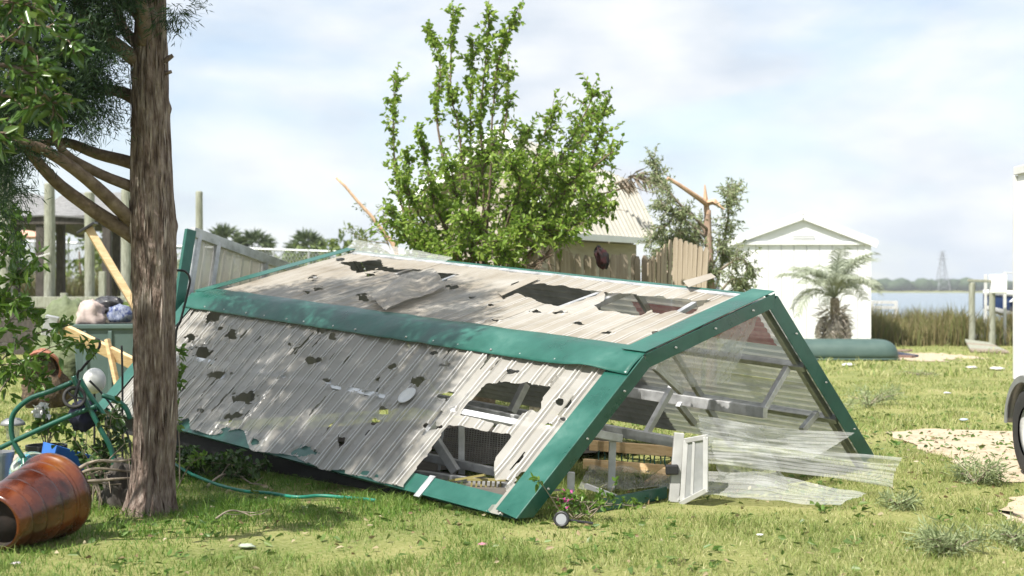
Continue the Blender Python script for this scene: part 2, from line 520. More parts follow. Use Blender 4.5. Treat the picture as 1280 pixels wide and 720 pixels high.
# marsh reeds along the water
m_reed = leafmat('marsh_reed', [(0.10, 0.14, 0.035), (0.17, 0.175, 0.06), (0.215, 0.175, 0.08), (0.27, 0.23, 0.12)], translucent=0.25, rough=0.7)
def reeds(name, n_, px0, px1, d0, d1, hmin, hmax, label):
    d = nr.uniform(d0, d1, n_); x = nr.uniform(px0 - 640, px1 - 640, n_) / FPX * d
    P = np.array([(a, b, gz(a, b)) for a, b in zip(x, d)])
    h = nr.uniform(hmin, hmax, n_) * np.array([1 + 0.55 * noise.noise(Vector((a * 0.8, b * 0.4, 2))) + 0.2 * noise.noise(Vector((a * 3, b, 5))) for a, b in zip(x, d)])
    blades(name, P, h, nr.uniform(0.018, 0.035, n_), nr.uniform(0.05, 0.5, n_), m_reed, label=label, cat='reeds')
reeds('marsh_reeds', 12000, 1060, 1330, 37, 46, 0.5, 1.02, 'brown green marsh reeds in front of the river')
reeds('marsh_reeds', 7000, -120, 330, 39, 47, 1.7, 2.2, 'tall yellow green reeds behind the boathouse pilings')

# ------------------------------------------------------------------ the blown-over greenhouse
m_green = mat('green_painted_metal', [(0.30, (0.006, 0.060, 0.042)), (0.48, (0.010, 0.085, 0.062)), (0.60, (0.020, 0.108, 0.082)), (0.74, (0.055, 0.150, 0.122))], scale=2.6, rough=0.22, bump=0.25, bscale=4, bdist=0.04, spec=0.6, rough2=0.55, detail=10)
m_alu = mat('weathered_aluminium', [(0.3, (0.34, 0.345, 0.35)), (0.55, (0.52, 0.53, 0.54)), (0.75, (0.62, 0.63, 0.64))], scale=9, rough=0.36, metal=0.55, bump=0.06, rough2=0.6)
m_poly = mat('aged_panel_plastic', [(0.28, (0.33, 0.305, 0.262)), (0.44, (0.42, 0.396, 0.352)), (0.58, (0.475, 0.455, 0.415)), (0.72, (0.54, 0.522, 0.485))], scale=1.3, stretch=(1, 1, 1), rough=0.17, rough2=0.36, spec=0.9, translucent=0.30, transparent=0.19, bump=0.10, bscale=9, bdist=0.01, detail=5)
m_poly2 = mat('dusty_panel_plastic', [(0.30, (0.33, 0.285, 0.222)), (0.45, (0.43, 0.385, 0.318)), (0.58, (0.48, 0.445, 0.385)), (0.72, (0.54, 0.515, 0.465))], scale=1.8, rough=0.3, rough2=0.55, spec=0.5, translucent=0.28, transparent=0.14, bump=0.1, bscale=18, bdist=0.01, detail=9)
m_rib = mat('rib_highlight_plastic', [(0.3, (0.58, 0.57, 0.54)), (0.7, (0.70, 0.69, 0.67))], scale=3, rough=0.12, rough2=0.3, spec=1.0, translucent=0.3, transparent=0.12)  # rib highlights put into the colour, lighter than the pans between
m_clear = mat('clear_plastic_sheet', [(0.3, (0.62, 0.62, 0.60)), (0.7, (0.78, 0.79, 0.78))], scale=5, rough=0.14, rough2=0.3, spec=0.7, translucent=0.25, transparent=0.66, bump=0.1, bscale=12)
m_wallp = mat('inner_wall_plastic', [(0.3, (0.50, 0.50, 0.46)), (0.7, (0.66, 0.66, 0.62))], scale=3, rough=0.35, translucent=0.34, transparent=0.20)
m_dimwall = mat('shaded_panel_plastic', [(0.3, (0.17, 0.172, 0.155)), (0.7, (0.29, 0.288, 0.265))], scale=4, rough=0.6, translucent=0.22)  # darker copy of the wall plastic, inside shade put into the colour
m_pink = mat('faded_red_plastic', [(0.3, (0.42, 0.12, 0.12)), (0.7, (0.6, 0.30, 0.29))], scale=5, rough=0.4, translucent=0.4, transparent=0.25)
m_white = mat('white_painted', [(0.3, (0.55, 0.55, 0.53)), (0.7, (0.70, 0.70, 0.69))], scale=7, rough=0.4)
m_alu2 = mat('bright_aluminium', [(0.3, (0.62, 0.63, 0.64)), (0.7, (0.74, 0.75, 0.76))], scale=9, rough=0.4, metal=0.2)
m_screw = mat('screw_steel', (0.55, 0.55, 0.53), rough=0.4, metal=0.8)

UU = Vector((0.743, 0.669, 0)); LL = Vector((-0.669, 0.743, 0)); ZZ = Vector((0, 0, 1))
R0_ = Vector((0.05, 9.0, 0.03)); L0_ = Vector((-3.91, 13.4, 0.37))
RC = [R0_, R0_ + UU * 1.169 + ZZ * 0.98, R0_ + UU * 2.605 + ZZ * 1.395, R0_ + UU * 3.99 - ZZ * 0.02]
LC = [L0_, L0_ + UU * 1.007 + ZZ * 1.066, L0_ + UU * 2.88 + ZZ * 1.53, L0_ + UU * 4.0 - ZZ * 0.05]
GLEN = (L0_ - R0_).length
def NRM(k, t=0.5):
    a = RC[k].lerp(LC[k], t); b = RC[k + 1].lerp(LC[k + 1], t)
    return (b - a).cross(LC[k] - RC[k]).normalized() * 1.0
NS = [NRM(k) for k in range(3)]
NS = [n_ if n_.z > 0 else -n_ for n_ in NS]
WID = [(RC[k + 1] - RC[k]).length for k in range(3)]
def S(k, t, e, n_=0.0):
    return RC[k].lerp(LC[k], t).lerp(RC[k + 1].lerp(LC[k + 1], t), e) + NS[k] * n_
def INV(k, px, py):                 # (t, e) of the point of slope k seen at a pixel
    t, e = 0.4, 0.5
    for _ in range(25):
        x, y = PX(S(k, t, e)); xt, yt = PX(S(k, t + 1e-3, e)); xe, ye = PX(S(k, t, e + 1e-3))
        a, b, c, d = (xt - x) / 1e-3, (xe - x) / 1e-3, (yt - y) / 1e-3, (ye - y) / 1e-3
        det = a * d - b * c
        t += ((px - x) * d - b * (py - y)) / det; e += (a * (py - y) - c * (px - x)) / det
    return t, e
def E(x, y, k=0.0):                 # point seen at a pixel, in the upright plane k metres in from the right gable end
    a = (x - 640) / FPX
    d = (k + R0_.dot(LL)) / (a * LL.x + LL.y)
    return W(x, y, d)

GH = thing('collapsed_greenhouse', 'overturned greenhouse with green metal trim and torn corrugated plastic panels on the lawn', 'greenhouse', (R0_.x, R0_.y, 0))

# --- torn holes, as read off the slopes
def zz(lst, sc, ox, oy): return [(ox + sc * x, oy + sc * y, sc * w * 0.5, sc * h * 0.5) for x, y, w, h in lst]
H0 = zz([(228, 432, 62, 40), (130, 522, 50, 30), (308, 505, 42, 46), (260, 482, 30, 14), (180, 588, 62, 60), (562, 555, 16, 18), (660, 618, 74, 28),
         (685, 495, 32, 22), (738, 518, 26, 26), (525, 685, 36, 20), (710, 700, 20, 18), (1000, 648, 30, 30), (930, 705, 16, 12)], 0.2917, 200, 270) \
   + zz([(634, 35, 66, 26), (240, 92, 84, 26), (350, 185, 88, 44), (296, 262, 70, 40), (390, 370, 44, 30), (596, 404, 76, 34), (690, 118, 36, 20), (722, 145, 46, 22),
         (850, 168, 60, 18), (905, 180, 34, 22), (920, 240, 54, 34), (740, 365, 30, 46), (955, 60, 30, 24), (882, 285, 32, 26), (1040, 120, 30, 30), (262, 318, 50, 26), (165, 240, 30, 20), (790, 155, 40, 16)], 0.3056, 200, 440) \
   + zz([(422, 518, 38, 24), (240, 577, 32, 26), (355, 640, 56, 34), (130, 692, 36, 18), (190, 700, 46, 20), (100, 688, 24, 14), (465, 568, 40, 14), (470, 700, 46, 24), (760, 598, 48, 18), (800, 690, 20, 12)], 0.2917, 420, 290) \
   + zz([(690, 163, 32, 36), (645, 255, 30, 14), (700, 232, 24, 12), (535, 472, 44, 40), (270, 195, 30, 22), (240, 140, 40, 24), (15, 195, 40, 26), (180, 258, 76, 20)], 0.3194, 480, 450)
def zp(lst, sc, ox, oy): return [(ox + sc * x, oy + sc * y) for x, y in lst]
P0 = [zp([(345, 150), (400, 93), (470, 88), (560, 92), (652, 97), (622, 160), (596, 214), (575, 197), (548, 208), (508, 262), (296, 214)], 0.3194, 480, 450),
      zp([(250, 252), (502, 296), (470, 340), (440, 378), (430, 430), (432, 474), (490, 468), (470, 520), (412, 592), (300, 575), (62, 512), (150, 395)], 0.3194, 480, 450)]
H1 = zz([(780, 188, 34, 16), (870, 350, 52, 30), (680, 312, 34, 14), (630, 326, 32, 12), (655, 265, 40, 24), (560, 300, 14, 8), (900, 250, 60, 10)], 0.2917, 200, 270) \
   + zz([(660, 315, 28, 10), (850, 340, 42, 12), (950, 350, 40, 9), (1035, 395, 40, 10), (672, 383, 46, 10), (505, 238, 60, 20), (580, 277, 30, 8)], 0.2917, 420, 290) \
   + zz([(280, 430, 40, 10), (400, 468, 50, 9), (610, 465, 30, 12), (90, 376, 26, 12), (205, 380, 66, 13)], 0.2917, 640, 280)
P1 = [zp([(0, 135), (60, 128), (190, 118), (205, 150), (530, 182), (445, 214), (300, 192), (180, 160), (90, 175), (50, 145)], 0.2917, 420, 290),
      zp([(20, 246), (392, 288), (330, 320), (205, 350), (180, 345), (110, 330), (20, 300), (-40, 320), (-20, 270)], 0.2917, 640, 280),
      zp([(352, 352), (395, 330), (400, 292), (850, 332), (800, 362), (758, 388), (700, 372), (640, 384), (590, 372), (552, 388), (470, 382), (380, 366)], 0.2917, 640, 280)]
def cut(p, holes, polys, jag=3.0):
    x, y = PX(p)
    q = Vector((p.x * 9, p.y * 9, p.z * 9))
    x += jag * noise.noise(q); y += jag * noise.noise(q + Vector((31, 7, 5)))
    for P in polys:
        if inpoly(x, y, P): return True
    j2 = 0.8 * noise.noise(q * 1.6) + 0.55 * noise.noise(q * 4.5)
    for cx, cy, rx, ry in holes:
        dx, dy = (x - cx) / rx, (y - cy) / ry
        if abs(dx) < 2.3 and abs(dy) < 2.3:
            if dx * dx + dy * dy < (1.0 + j2) ** 2: return True
    return False

def relax(mb, fixed, it=1):        # ease the stair-steps out of torn edges
    from collections import defaultdict
    cnt = defaultdict(int)
    for f in mb.f:
        for a, b in zip(f, f[1:] + f[:1]): cnt[(min(a, b), max(a, b))] += 1
    nb = defaultdict(list)
    for (a, b), c in cnt.items():
        if c == 1: nb[a].append(b); nb[b].append(a)
    for _ in range(it):
        new_ = {v: mb.v[v] * 0.34 + (mb.v[n_[0]] + mb.v[n_[1]]) * 0.33 for v, n_ in nb.items() if len(n_) == 2 and not fixed(v)}
        for v, p in new_.items(): mb.v[v] = p
CR = []
rc_ = random.Random(5)
for _ in range(34): CR.append((rc_.uniform(0.3, 5.7), rc_.uniform(0.06, 0.8), rc_.uniform(0.08, 0.30), rc_.uniform(0.008, 0.02)))
def cracked(X, e):
    for cx, ce, ln, wd_ in CR:
        if ce < e < ce + ln and abs(X - cx - 0.02 * noise.noise(Vector((e * 14, cx, 0)))) < wd_ * (1 - abs(2 * (e - ce) / ln - 1)): return True
    return False
RIBX = (0.0, 0.016, 0.032, 0.048, 0.064, 0.080, 0.096, 0.105, 0.117, 0.126, 0.135, 0.144, 0.156); RIBH = (0, 0, 0, 0, 0, 0, 0, 0.015, 0.015, 0, 0, 0.015, 0.015); PITCH = 0.165
def sheet(k, i, x0, x1, e0, e1, rows, holes, polys, lift, m_, name='roof_panel'):
    cols = []
    n0 = int(x0 / PITCH)
    for c in range(n0, int(x1 / PITCH) + 1):
        for a, h in zip(RIBX, RIBH):
            X = c * PITCH + a
            if x0 - 1e-6 <= X <= x1: cols.append((X, h))
    mb = MB(); w = len(cols); rh = rnd.choice((0.35, 0.55, 0.8, 1.0)) if (k == 0 and i > 3) else (rnd.choice((0.25, 0.4, 0.5)) if k == 1 else rnd.choice((0.8, 1.0, 1.1)))
    for r in range(rows + 1):
        f_ = r / rows
        for X, h in cols:
            t = X / GLEN
            a = e0(X) if callable(e0) else e0
            e = a + (e1 - a) * f_
            bul = 0.014 * noise.noise(Vector((X * 1.5, e * 2.2, 5 + k * 9))) + 0.006 * noise.noise(Vector((X * 6, e * 6, k)))
            bul += 0.014 * (1 - f_) * max(0, noise.noise(Vector((X * 3.1, 2.2, 1.7)))) * 2
            p_ = S(k, t, e, 0.018 + h * rh + lift + bul)
            hx, hy = PX(p_)                      # torn edges curl up or sag
            for cx, cy, rx, ry in holes:
                dx, dy = (hx - cx) / rx, (hy - cy) / ry
                if dx * dx + dy * dy < 4.8:
                    p_ = p_ + NS[k] * (0.030 * noise.noise(Vector((X * 16, e * 22, cx))) * (1 - (dx * dx + dy * dy) / 4.8)); break
            mb.v.append(p_)
    for r in range(rows):
        for c in range(w - 1):
            q = (r * w + c, r * w + c + 1, (r + 1) * w + c + 1, (r + 1) * w + c)
            if k == 0 and cracked((cols[c][0] + cols[c + 1][0]) / 2, eav(cols[c][0]) + (e1 - eav(cols[c][0])) * (r + 0.5) / rows): continue
            if not cut((mb.v[q[0]] + mb.v[q[2]]) / 2, holes, polys): mb.f.append(q)
    relax(mb, lambda i_: i_ % w in (0, w - 1) or i_ // w in (0, rows))
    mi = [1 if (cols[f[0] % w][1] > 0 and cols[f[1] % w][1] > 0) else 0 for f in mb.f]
    o_ = mb.build(name, m_, GH, drop=True)
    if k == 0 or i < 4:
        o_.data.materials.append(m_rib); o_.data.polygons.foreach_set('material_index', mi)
    return o_

def eav(X):
    s = -0.005 + 0.03 * noise.noise(Vector((X * 2.1, 8, 1))) + 0.02 * noise.noise(Vector((round(X / PITCH) * 3.7, 1, 4)))
    s += 0.09 * math.exp(-((X - 3.55) / 0.22) ** 2) + 0.07 * math.exp(-((X - 4.35) / 0.1) ** 2)
    return max(-0.045, s)
NSH = 10
for i in range(NSH):
    x0 = 0.13 + i * (GLEN - 0.26) / NSH; x1 = x0 + (GLEN - 0.26) / NSH + (0.06 if i < NSH - 1 else 0)
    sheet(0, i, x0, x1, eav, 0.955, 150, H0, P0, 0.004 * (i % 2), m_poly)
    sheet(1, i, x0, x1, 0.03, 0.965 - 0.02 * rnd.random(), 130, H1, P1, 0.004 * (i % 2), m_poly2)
# back wall, ribs running lengthwise, seen from inside through the open end
for i in range(4):
    mb = MB(); a0, a1 = i * 0.25, i * 0.25 + 0.262
    prof = []
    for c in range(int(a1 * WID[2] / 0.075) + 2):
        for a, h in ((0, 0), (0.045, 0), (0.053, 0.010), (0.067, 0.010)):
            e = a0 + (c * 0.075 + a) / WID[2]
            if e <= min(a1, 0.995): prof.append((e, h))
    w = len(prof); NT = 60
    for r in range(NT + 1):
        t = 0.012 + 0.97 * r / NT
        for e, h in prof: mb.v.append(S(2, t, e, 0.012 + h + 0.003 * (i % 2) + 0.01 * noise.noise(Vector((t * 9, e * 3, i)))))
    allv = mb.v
    for lo_, hi_, mm_ in ((0, 22, m_wallp), (22, NT, m_dimwall)):
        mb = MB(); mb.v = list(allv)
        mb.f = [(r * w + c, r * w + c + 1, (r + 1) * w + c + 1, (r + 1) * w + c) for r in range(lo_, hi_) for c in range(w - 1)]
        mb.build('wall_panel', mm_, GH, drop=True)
mb = MB(); mb.grid(lambda u, v: S(2, 0.04 + 0.24 * u, 0.10 + 0.17 * v, -0.02 + 0.012 * abs(math.sin(v * 18))), 14, 40)
tag(mb.build('wall_panel', m_pink, GH), 'faded red strip of wall panel')

# --- frame bars
def gbar(k, t0, e0, t1, e1, n_, w, h, name, m_=None, bev=0.004):
    return MB().bar(S(k, t0, e0, n_), S(k, t1, e1, n_), w, h, NS[k]).build(name, m_ or m_alu, GH, bevel=bev)
for k in (0, 1, 2):
    for t in (0.018, 0.25, 0.5, 0.75, 0.982):
        if k == 2 and t > 0.3 and t < 0.9: continue
        gbar(k, t, 0.01, t, 0.985, -0.035, 0.05, 0.05, 'rafter')
gbar(0, 0.012, 0.50, 0.99, 0.50, -0.006, 0.05, 0.04, 'purlin', m_alu2)
gbar(1, 0.012, 0.52, 0.99, 0.52, -0.014, 0.045, 0.04, 'purlin')
gbar(2, 0.004, 0.36, 0.99, 0.36, -0.045, 0.05, 0.06, 'purlin')
gbar(2, 0.004, 0.67, 0.99, 0.67, -0.045, 0.05, 0.06, 'purlin')
gbar(1, 0.035, 0.975, 0.985, 0.975, -0.004, 0.075, 0.06, 'eave_beam')
gbar(0, 0.01, 0.985, 0.99, 0.985, -0.05, 0.05, 0.05, 'ridge_beam')
# rafter bays bared on the upper slope
for x, y, x2, y2 in ((700, 384, 757, 363), (549, 352, 578, 341), (838, 396, 868, 378)):
    t0, e0 = INV(1, x, y); t1, e1 = INV(1, x2, y2)
    gbar(1, t0, e0, t1, e1, -0.012, 0.045, 0.04, 'rafter')

def strip(k, ta, ea, tb, eb, tc_, ec, td, ed, n_, th, name, m_=None, bev=0.003):
    mb = MB().poly([S(k, ta, ea, n_), S(k, tb, eb, n_), S(k, tc_, ec, n_), S(k, td, ed, n_)], NS[k] * th)
    return mb.build(name, m_ or m_green, GH, bevel=bev)
TE = 0.20 / GLEN
# right gable trim: a leaf on each slope and a face leaf
for k, e0, e1 in ((0, -0.02, 1.0), (1, -0.002, 1.012), (2, 0.0, 0.93)):
    wd_ = TE * (1.0 if k < 2 else 0.55)
    strip(k, -0.004, e0, wd_, e0 + (0.0 if k else 0.02), wd_, e1, -0.004, e1, 0.042 + 0.018 * (k == 1), 0.006, 'gable_trim')
    mb = MB(); d_ = 0.105 if k < 2 else 0.13
    a0, a1 = S(k, -0.0045, e0, 0.047), S(k, -0.0045, e1, 0.047)
    b0, b1 = S(k, -0.0045, e0 + (0.07 if k == 0 else 0), 0.047 - d_), S(k, -0.0045, e1 - (0.004 if k == 0 else 0.02), 0.047 - d_)
    mb.poly([a0, a1, b1, b0], LL * 0.005)
    gf = mb.build('gable_face', m_green, GH, bevel=0.003)
    for j in range(3):
        c = S(k, -0.006, e0 + (e1 - e0) * (0.2 + 0.3 * j), 0.0)
        _, sx, sy = frame_of(LL)
        MB().tube([c - LL * 0.012, c], [0.007, 0.008], 8).build('screw', m_screw, gf)
# left gable trim
strip(0, 0.972, -0.02, 1.004, -0.02, 1.004, 1.0, 0.972, 1.0, 0.042, 0.006, 'gable_trim')
strip(1, 0.975, 0.0, 1.004, 0.0, 1.004, 1.0, 0.975, 1.0, 0.052, 0.006, 'gable_trim')
MB().poly([S(0, 1.0045, -0.02, 0.047), S(0, 1.0045, 1, 0.047), S(0, 1.0045, 0.98, -0.08), S(0, 1.0045, 0.04, -0.08)], -LL * 0.005).build('gable_face', m_green, GH)
# lower eave: green channel that shows where the sheets are torn short
MB().poly([S(0, 0.01, -0.01, 0.004), S(0, 0.985, -0.01, 0.004), S(0, 0.985, 0.095, 0.004), S(0, 0.01, 0.095, 0.004)], NS[0] * 0.005).build('eave_channel', m_green, GH, bevel=0.003)
MB().bar(S(0, 0.008, 0.03, -0.05), S(0, 0.985, 0.03, -0.05), 0.05, 0.06, NS[0]).build('eave_channel', m_green, GH, bevel=0.004)
tq, eq = INV(0, 527, 616); MB().bar(S(0, tq, -0.03, 0.014), S(0, tq, 0.10, 0.014), 0.06, 0.008, NS[0]).build('bracket', m_alu, GH)
m_eaveshade = mat('black_eave_shade', [(0.3, (0.006, 0.006, 0.006)), (0.7, (0.016, 0.015, 0.014))], scale=8, rough=0.8)
MB().grid(lambda u, v: (lambda p: Vector((p.x, p.y, p.z - v * min(0.20, max(0.02, p.z - 0.03)))))(S(0, 0.02 + 0.97 * u, 0.02, -0.03) + Vector((0.02, 0.03, 0)) * 1.0 + UU * (0.03 * noise.noise(Vector((u * 9, v * 2, 0))))), 60, 4).build('eave_shade_strip', m_eaveshade, GH, solid=0.004)  # black strip added for the deep shade under the raised eave
# green strip along the far eave
strip(1, 0.03, 0.985, 0.985, 0.985, 0.985, 1.012, 0.03, 1.012, 0.022, 0.006, 'eave_trim')

# ridge cap, wavy folded flashing
def ridge(u, v):
    t = -0.003 + 1.0 * u
    wob = noise.noise(Vector((t * 14, 1.0, 2.0))); wob2 = noise.noise(Vector((t * 31, 4.0, 2.0)))
    if v < 0.5:
        c = 1 - v / 0.5                    # 1 at the lower lip
        lip = 0.205 + 0.012 * wob + 0.006 * wob2
        lift = 0.040 * c * c * math.exp(-((t - 0.06) / 0.035) ** 2) + 0.012 * c * c * (wob + 0.4)
        return S(0, t, 1 - c * lip / WID[0], 0.050 + lift + 0.010 * math.sin(math.pi * c) * (1 + wob))
    c = (v - 0.5) / 0.5
    lip = 0.130 + 0.010 * wob2
    return S(1, t, c * lip / WID[1], 0.050 + 0.006 * c * wob - 0.006 * c + 0.006 * math.sin(math.pi * c))
RCAP = MB().grid(ridge, 120, 16).build('ridge_cap', m_green, GH, smooth=True, solid=0.003)
for j in range(16):
    t = 0.06 + j * 0.058 + rnd.uniform(-0.01, 0.01); c = S(0, t, 1 - 0.165 / WID[0], 0.056)
    MB().lathe([(0.0, 0.010), (0.006, 0.009), (0.010, 0.004), (0.011, 0)], 8, Matrix.Translation(c) @ NS[0].to_track_quat('Z', 'Y').to_matrix().to_4x4()).build('screw', m_screw, RCAP)

# --- loose flap lying over the ridge, and a clear sheet sprung up along the far eave
fl = [S(1, *INV(1, 461, 380), 0.075), S(1, *INV(1, 484, 399), 0.085), S(1, *INV(1, 559, 368), 0.075), S(1, *INV(1, 541, 347), 0.10)]
def patch(c, amp, nrib, sag=0.0, seed=0.0, axis_v=True):
    nn = (c[1] - c[0]).cross(c[3] - c[0]).normalized()
    def fn(u, v):
        p = c[0].lerp(c[1], v).lerp(c[3].lerp(c[2], v), u)
        r = v if axis_v else u
        w_ = ((r * nrib) % 1.0); rib = amp if w_ > 0.72 else (amp * max(0, (w_ - 0.6) / 0.12) if w_ > 0.6 else 0)
        q = 0.06 * noise.noise(Vector((u * 2.4 + seed, v * 1.6, seed))) + 0.016 * noise.noise(Vector((u * 7 + seed, v * 7, seed)))
        return p + nn * (rib + q * (1 if sag else 0.4) + sag * math.sin(math.pi * u))
    return fn
MB().grid(patch(fl, 0.008, 4, 0.03, 2.0), 30, 24, keep=lambda p: not cut(p, [], [], 2)).build('torn_panel', m_poly2, GH)
def spr(u, v):
    t = 1.0 - 0.30 * u
    b = S(1, t, 0.97, 0.02)
    return b + Vector((0.10 * v, 0.04 * v, (0.145 - 0.09 * u) * v + 0.012 * noise.noise(Vector((u * 8, v * 3, 1))))) + Vector((0, 0, 0.008 * (1 if (v * 4) % 1 > 0.7 else 0)))
MB().grid(spr, 50, 20).build('sprung_panel', m_clear, GH)
for j, (a, b_, c_, d_) in enumerate((((622, 372), (668, 352), (676, 355), (628, 377)), ((855, 362), (890, 352), (896, 357), (862, 370)))):
    q = []
    for x, y in (a, b_, c_, d_):
        t, e = INV(1, x, y); q.append(S(1, t, e, 0.05 + 0.02 * j))
    MB().poly(q, NS[1] * 0.003).build('torn_panel', m_poly2, GH)

# --- inner bars seen through the open gable end and through the torn slope
def ibar(a, b, w, h, name='inner_bar', m_=None): return MB().bar(a, b, w, h).build(name, m_ or m_alu, GH, bevel=0.004)
tilt = (LC[0] - RC[0]).normalized()
a = E(957, 516, 0.06); ibar(a, a + tilt * 5.2, 0.055, 0.085)
b = E(984, 460, 0.10); ibar(b, E(954, 512, 0.10), 0.045, 0.05)
b = E(1021, 516, 0.10); ibar(b, E(1002, 538, 0.10), 0.045, 0.05)
a = E(847, 553, 0.25); ibar(a, a + tilt * 4.4, 0.06, 0.075)
ibar(E(818, 458, 0.45), E(852, 490, 0.45), 0.045, 0.05, 'brace')
ibar(E(840, 484, 0.8), E(808, 542, 0.8), 0.045, 0.05, 'brace')
ibar(E(848, 505, 0.9), E(868, 530, 0.9), 0.045, 0.05, 'brace')
ibar(E(766, 545, 0.55), WX(764, E(766, 545, 0.55).y, 0.02), 0.075, 0.05, 'post')
ibar(E(714, 590, 0.3), WX(713, E(714, 590, 0.3).y, 0.02), 0.06, 0.05, 'post')
ibar(E(740, 541, 0.5), E(775, 548, 0.5), 0.06, 0.06, 'brace')
ibar(WX(577, 10.9, 0.02), W(577, 531, 10.9), 0.075, 0.05, 'post')
ibar(W(528, 570, 11.0), W(620, 590, 10.6), 0.05, 0.06)
ibar(W(522, 595, 10.75), W(636, 612, 10.15), 0.06, 0.09)
ibar(W(543, 548, 10.8), W(570, 590, 10.7), 0.05, 0.07, 'brace')
ibar(W(657, 480, 11.3), W(639, 516, 11.2), 0.06, 0.06, 'brace')
ibar(W(560, 508, 11.2), W(665, 530, 10.8), 0.05, 0.09)
# sheeting of the fallen end wall inside, on the ground
def gab(u, v):
    c = [E(815, 458, 0.10), E(948, 395, 0.10), E(912, 478, 0.16), E(850, 486, 0.16)]
    p = c[0].lerp(c[1], u).lerp(c[3].lerp(c[2], u), v)
    return p + LL * (0.03 * noise.noise(Vector((u * 4, v * 4, 3))) + 0.008 * math.sin((u + v * 0.35) * 40))
MB().grid(gab, 60, 14).build('gable_sheet', m_clear, GH)
def fallen(u, v):
    c = [WX(722, 10.2, 0.02), WX(840, 10.35, 0.0), WX(836, 11.2, 0.0), WX(738, 11.3, 0.06)]
    p = c[0].lerp(c[1], u).lerp(c[3].lerp(c[2], u), v)
    return p + ZZ * (0.05 * noise.noise(Vector((u * 3, v * 3, 8))) + 0.02 * noise.noise(Vector((u * 9, v * 7, 8))) + 0.04)
MB().grid(fallen, 30, 20).build('gable_sheet', m_clear, GH)
MB().bar(GX(742, 641) + ZZ * 0.04, GX(832, 624) + ZZ * 0.05, 0.03, 0.085).build('gable_sill', m_green, GH, bevel=0.004)
MB().bar(WX(732, 10.05, 0.10), WX(770, 9.9, 0.04), 0.03, 0.03).build('inner_bar', m_white, GH)

# --- the left end wall, standing proud of the far end
EW = [W(238, 289, 14.3), W(346, 330, 15.5), W(338, 420, 15.6), W(212, 452, 14.0)]
def ew(u, v): return EW[0].lerp(EW[1], u).lerp(EW[3].lerp(EW[2], u), v)
MB().bar(ew(0, -0.01), ew(0, 1), 0.05, 0.11, (1, 1, 0)).build('end_post', m_green, GH, bevel=0.004)
for u in (0.09, 0.30, 0.86): MB().bar(ew(u, 0), ew(u, 1), 0.07, 0.05, (1, 1, 0)).build('end_post', m_alu, GH, bevel=0.004)
MB().bar(ew(0.02, 0.0), ew(1.35, -0.02), 0.06, 0.10).build('end_rail', m_alu, GH, bevel=0.004)
MB().bar(ew(0.30, 0.42), ew(0.95, 0.48), 0.06, 0.10).build('end_rail', m_alu, GH, bevel=0.004)
MB().grid(lambda u, v: ew(0.03 + 1.25 * u, 0.02 + 0.95 * v) + Vector((0.04, 0.10, 0.0)) + UU * 0 + LL * (0.008 * (1 if (u * 12) % 1 > 0.7 else 0)), 72, 6,
          keep=lambda p: noise.noise(p * 1.3 + Vector((2, 0, 4))) < 0.42).build('end_panel', m_poly, GH, drop=True)

# far gable end sheeting
for i in range(5):
    a, b = i / 5, (i + 1) / 5 + 0.01
    def gend(u, v):
        f = a + (b - a) * u
        x = f * 4.0
        zt_ = (0.0 + 1.03 * min(x, 1.007) / 1.007) if x < 1.007 else (1.03 + 0.49 * (x - 1.007) / 1.873 if x < 2.88 else 1.52 - 1.57 * (x - 2.88) / 1.12)
        p = L0_ + UU * x + LL * (-0.06 - 0.004 * (i % 2) - 0.008 * (1 if (u * 6) % 1 > 0.7 else 0))
        p.z = L0_.z - 0.2 + (zt_ + 0.2) * v
        return p
    MB().grid(gend, 24, 3).build('end_panel', m_dimwall, GH)

# ------------------------------------------------------------------ vegetation helpers
def unit(a): return a / np.maximum(np.linalg.norm(a, axis=1, keepdims=True), 1e-6)
def leaf_mesh(name, P, D, Ln, Wd, mt, parent=None, fold=0.25, droop=0.15):
    P = np.asarray(P, float); D = unit(np.asarray(D, float)); n_ = len(P)
    rv = nr.normal(size=(n_, 3)); rv[:, 2] += 0.9           # leaf faces tend upwards
    s = unit(np.cross(D, rv)); u = unit(np.cross(s, D))
    Ln = np.broadcast_to(np.asarray(Ln, float), (n_,))[:, None]; Wd = np.broadcast_to(np.asarray(Wd, float), (n_,))[:, None]
    dz = np.array([0, 0, -1.0]) * droop
    l1 = P + D * Ln * 0.32 + s * Wd * 0.5 + u * Wd * fold; r1 = P + D * Ln * 0.32 - s * Wd * 0.5 + u * Wd * fold
    l2 = P + D * Ln * 0.70 + s * Wd * 0.36 + u * Wd * fold * 0.7 + dz * Ln * 0.5; r2 = P + D * Ln * 0.70 - s * Wd * 0.36 + u * Wd * fold * 0.7 + dz * Ln * 0.5
    tip = P + D * Ln + dz * Ln
    V = np.stack([P, l1, l2, tip, r2, r1], 1).reshape(-1, 3)
    b = (np.arange(n_) * 6)[:, None]
    F_ = np.concatenate([b + np.array([[0, 3, 2, 1]]), b + np.array([[0, 5, 4, 3]])], 0)
    return npmesh(name, V, F_, mt, parent)
def strands(name, P, D, Ln, Wd, mt, parent=None):
    P = np.asarray(P, float); D = unit(np.asarray(D, float)); n_ = len(P)
    s = unit(np.cross(D, nr.normal(size=(n_, 3))))
    Ln = np.broadcast_to(np.asarray(Ln, float), (n_,))[:, None]; Wd = np.broadcast_to(np.asarray(Wd, float), (n_,))[:, None]
    m_ = P + D * Ln * 0.45
    V = np.stack([P, m_ + s * Wd * 0.5, P + D * Ln, m_ - s * Wd * 0.5], 1).reshape(-1, 3)
    b = (np.arange(n_) * 4)[:, None]
    return npmesh(name, V, b + np.array([[0, 1, 2, 3]]), mt, parent)
def rv3(s=1.0): return Vector((rnd.gauss(0, s), rnd.gauss(0, s), rnd.gauss(0, s)))
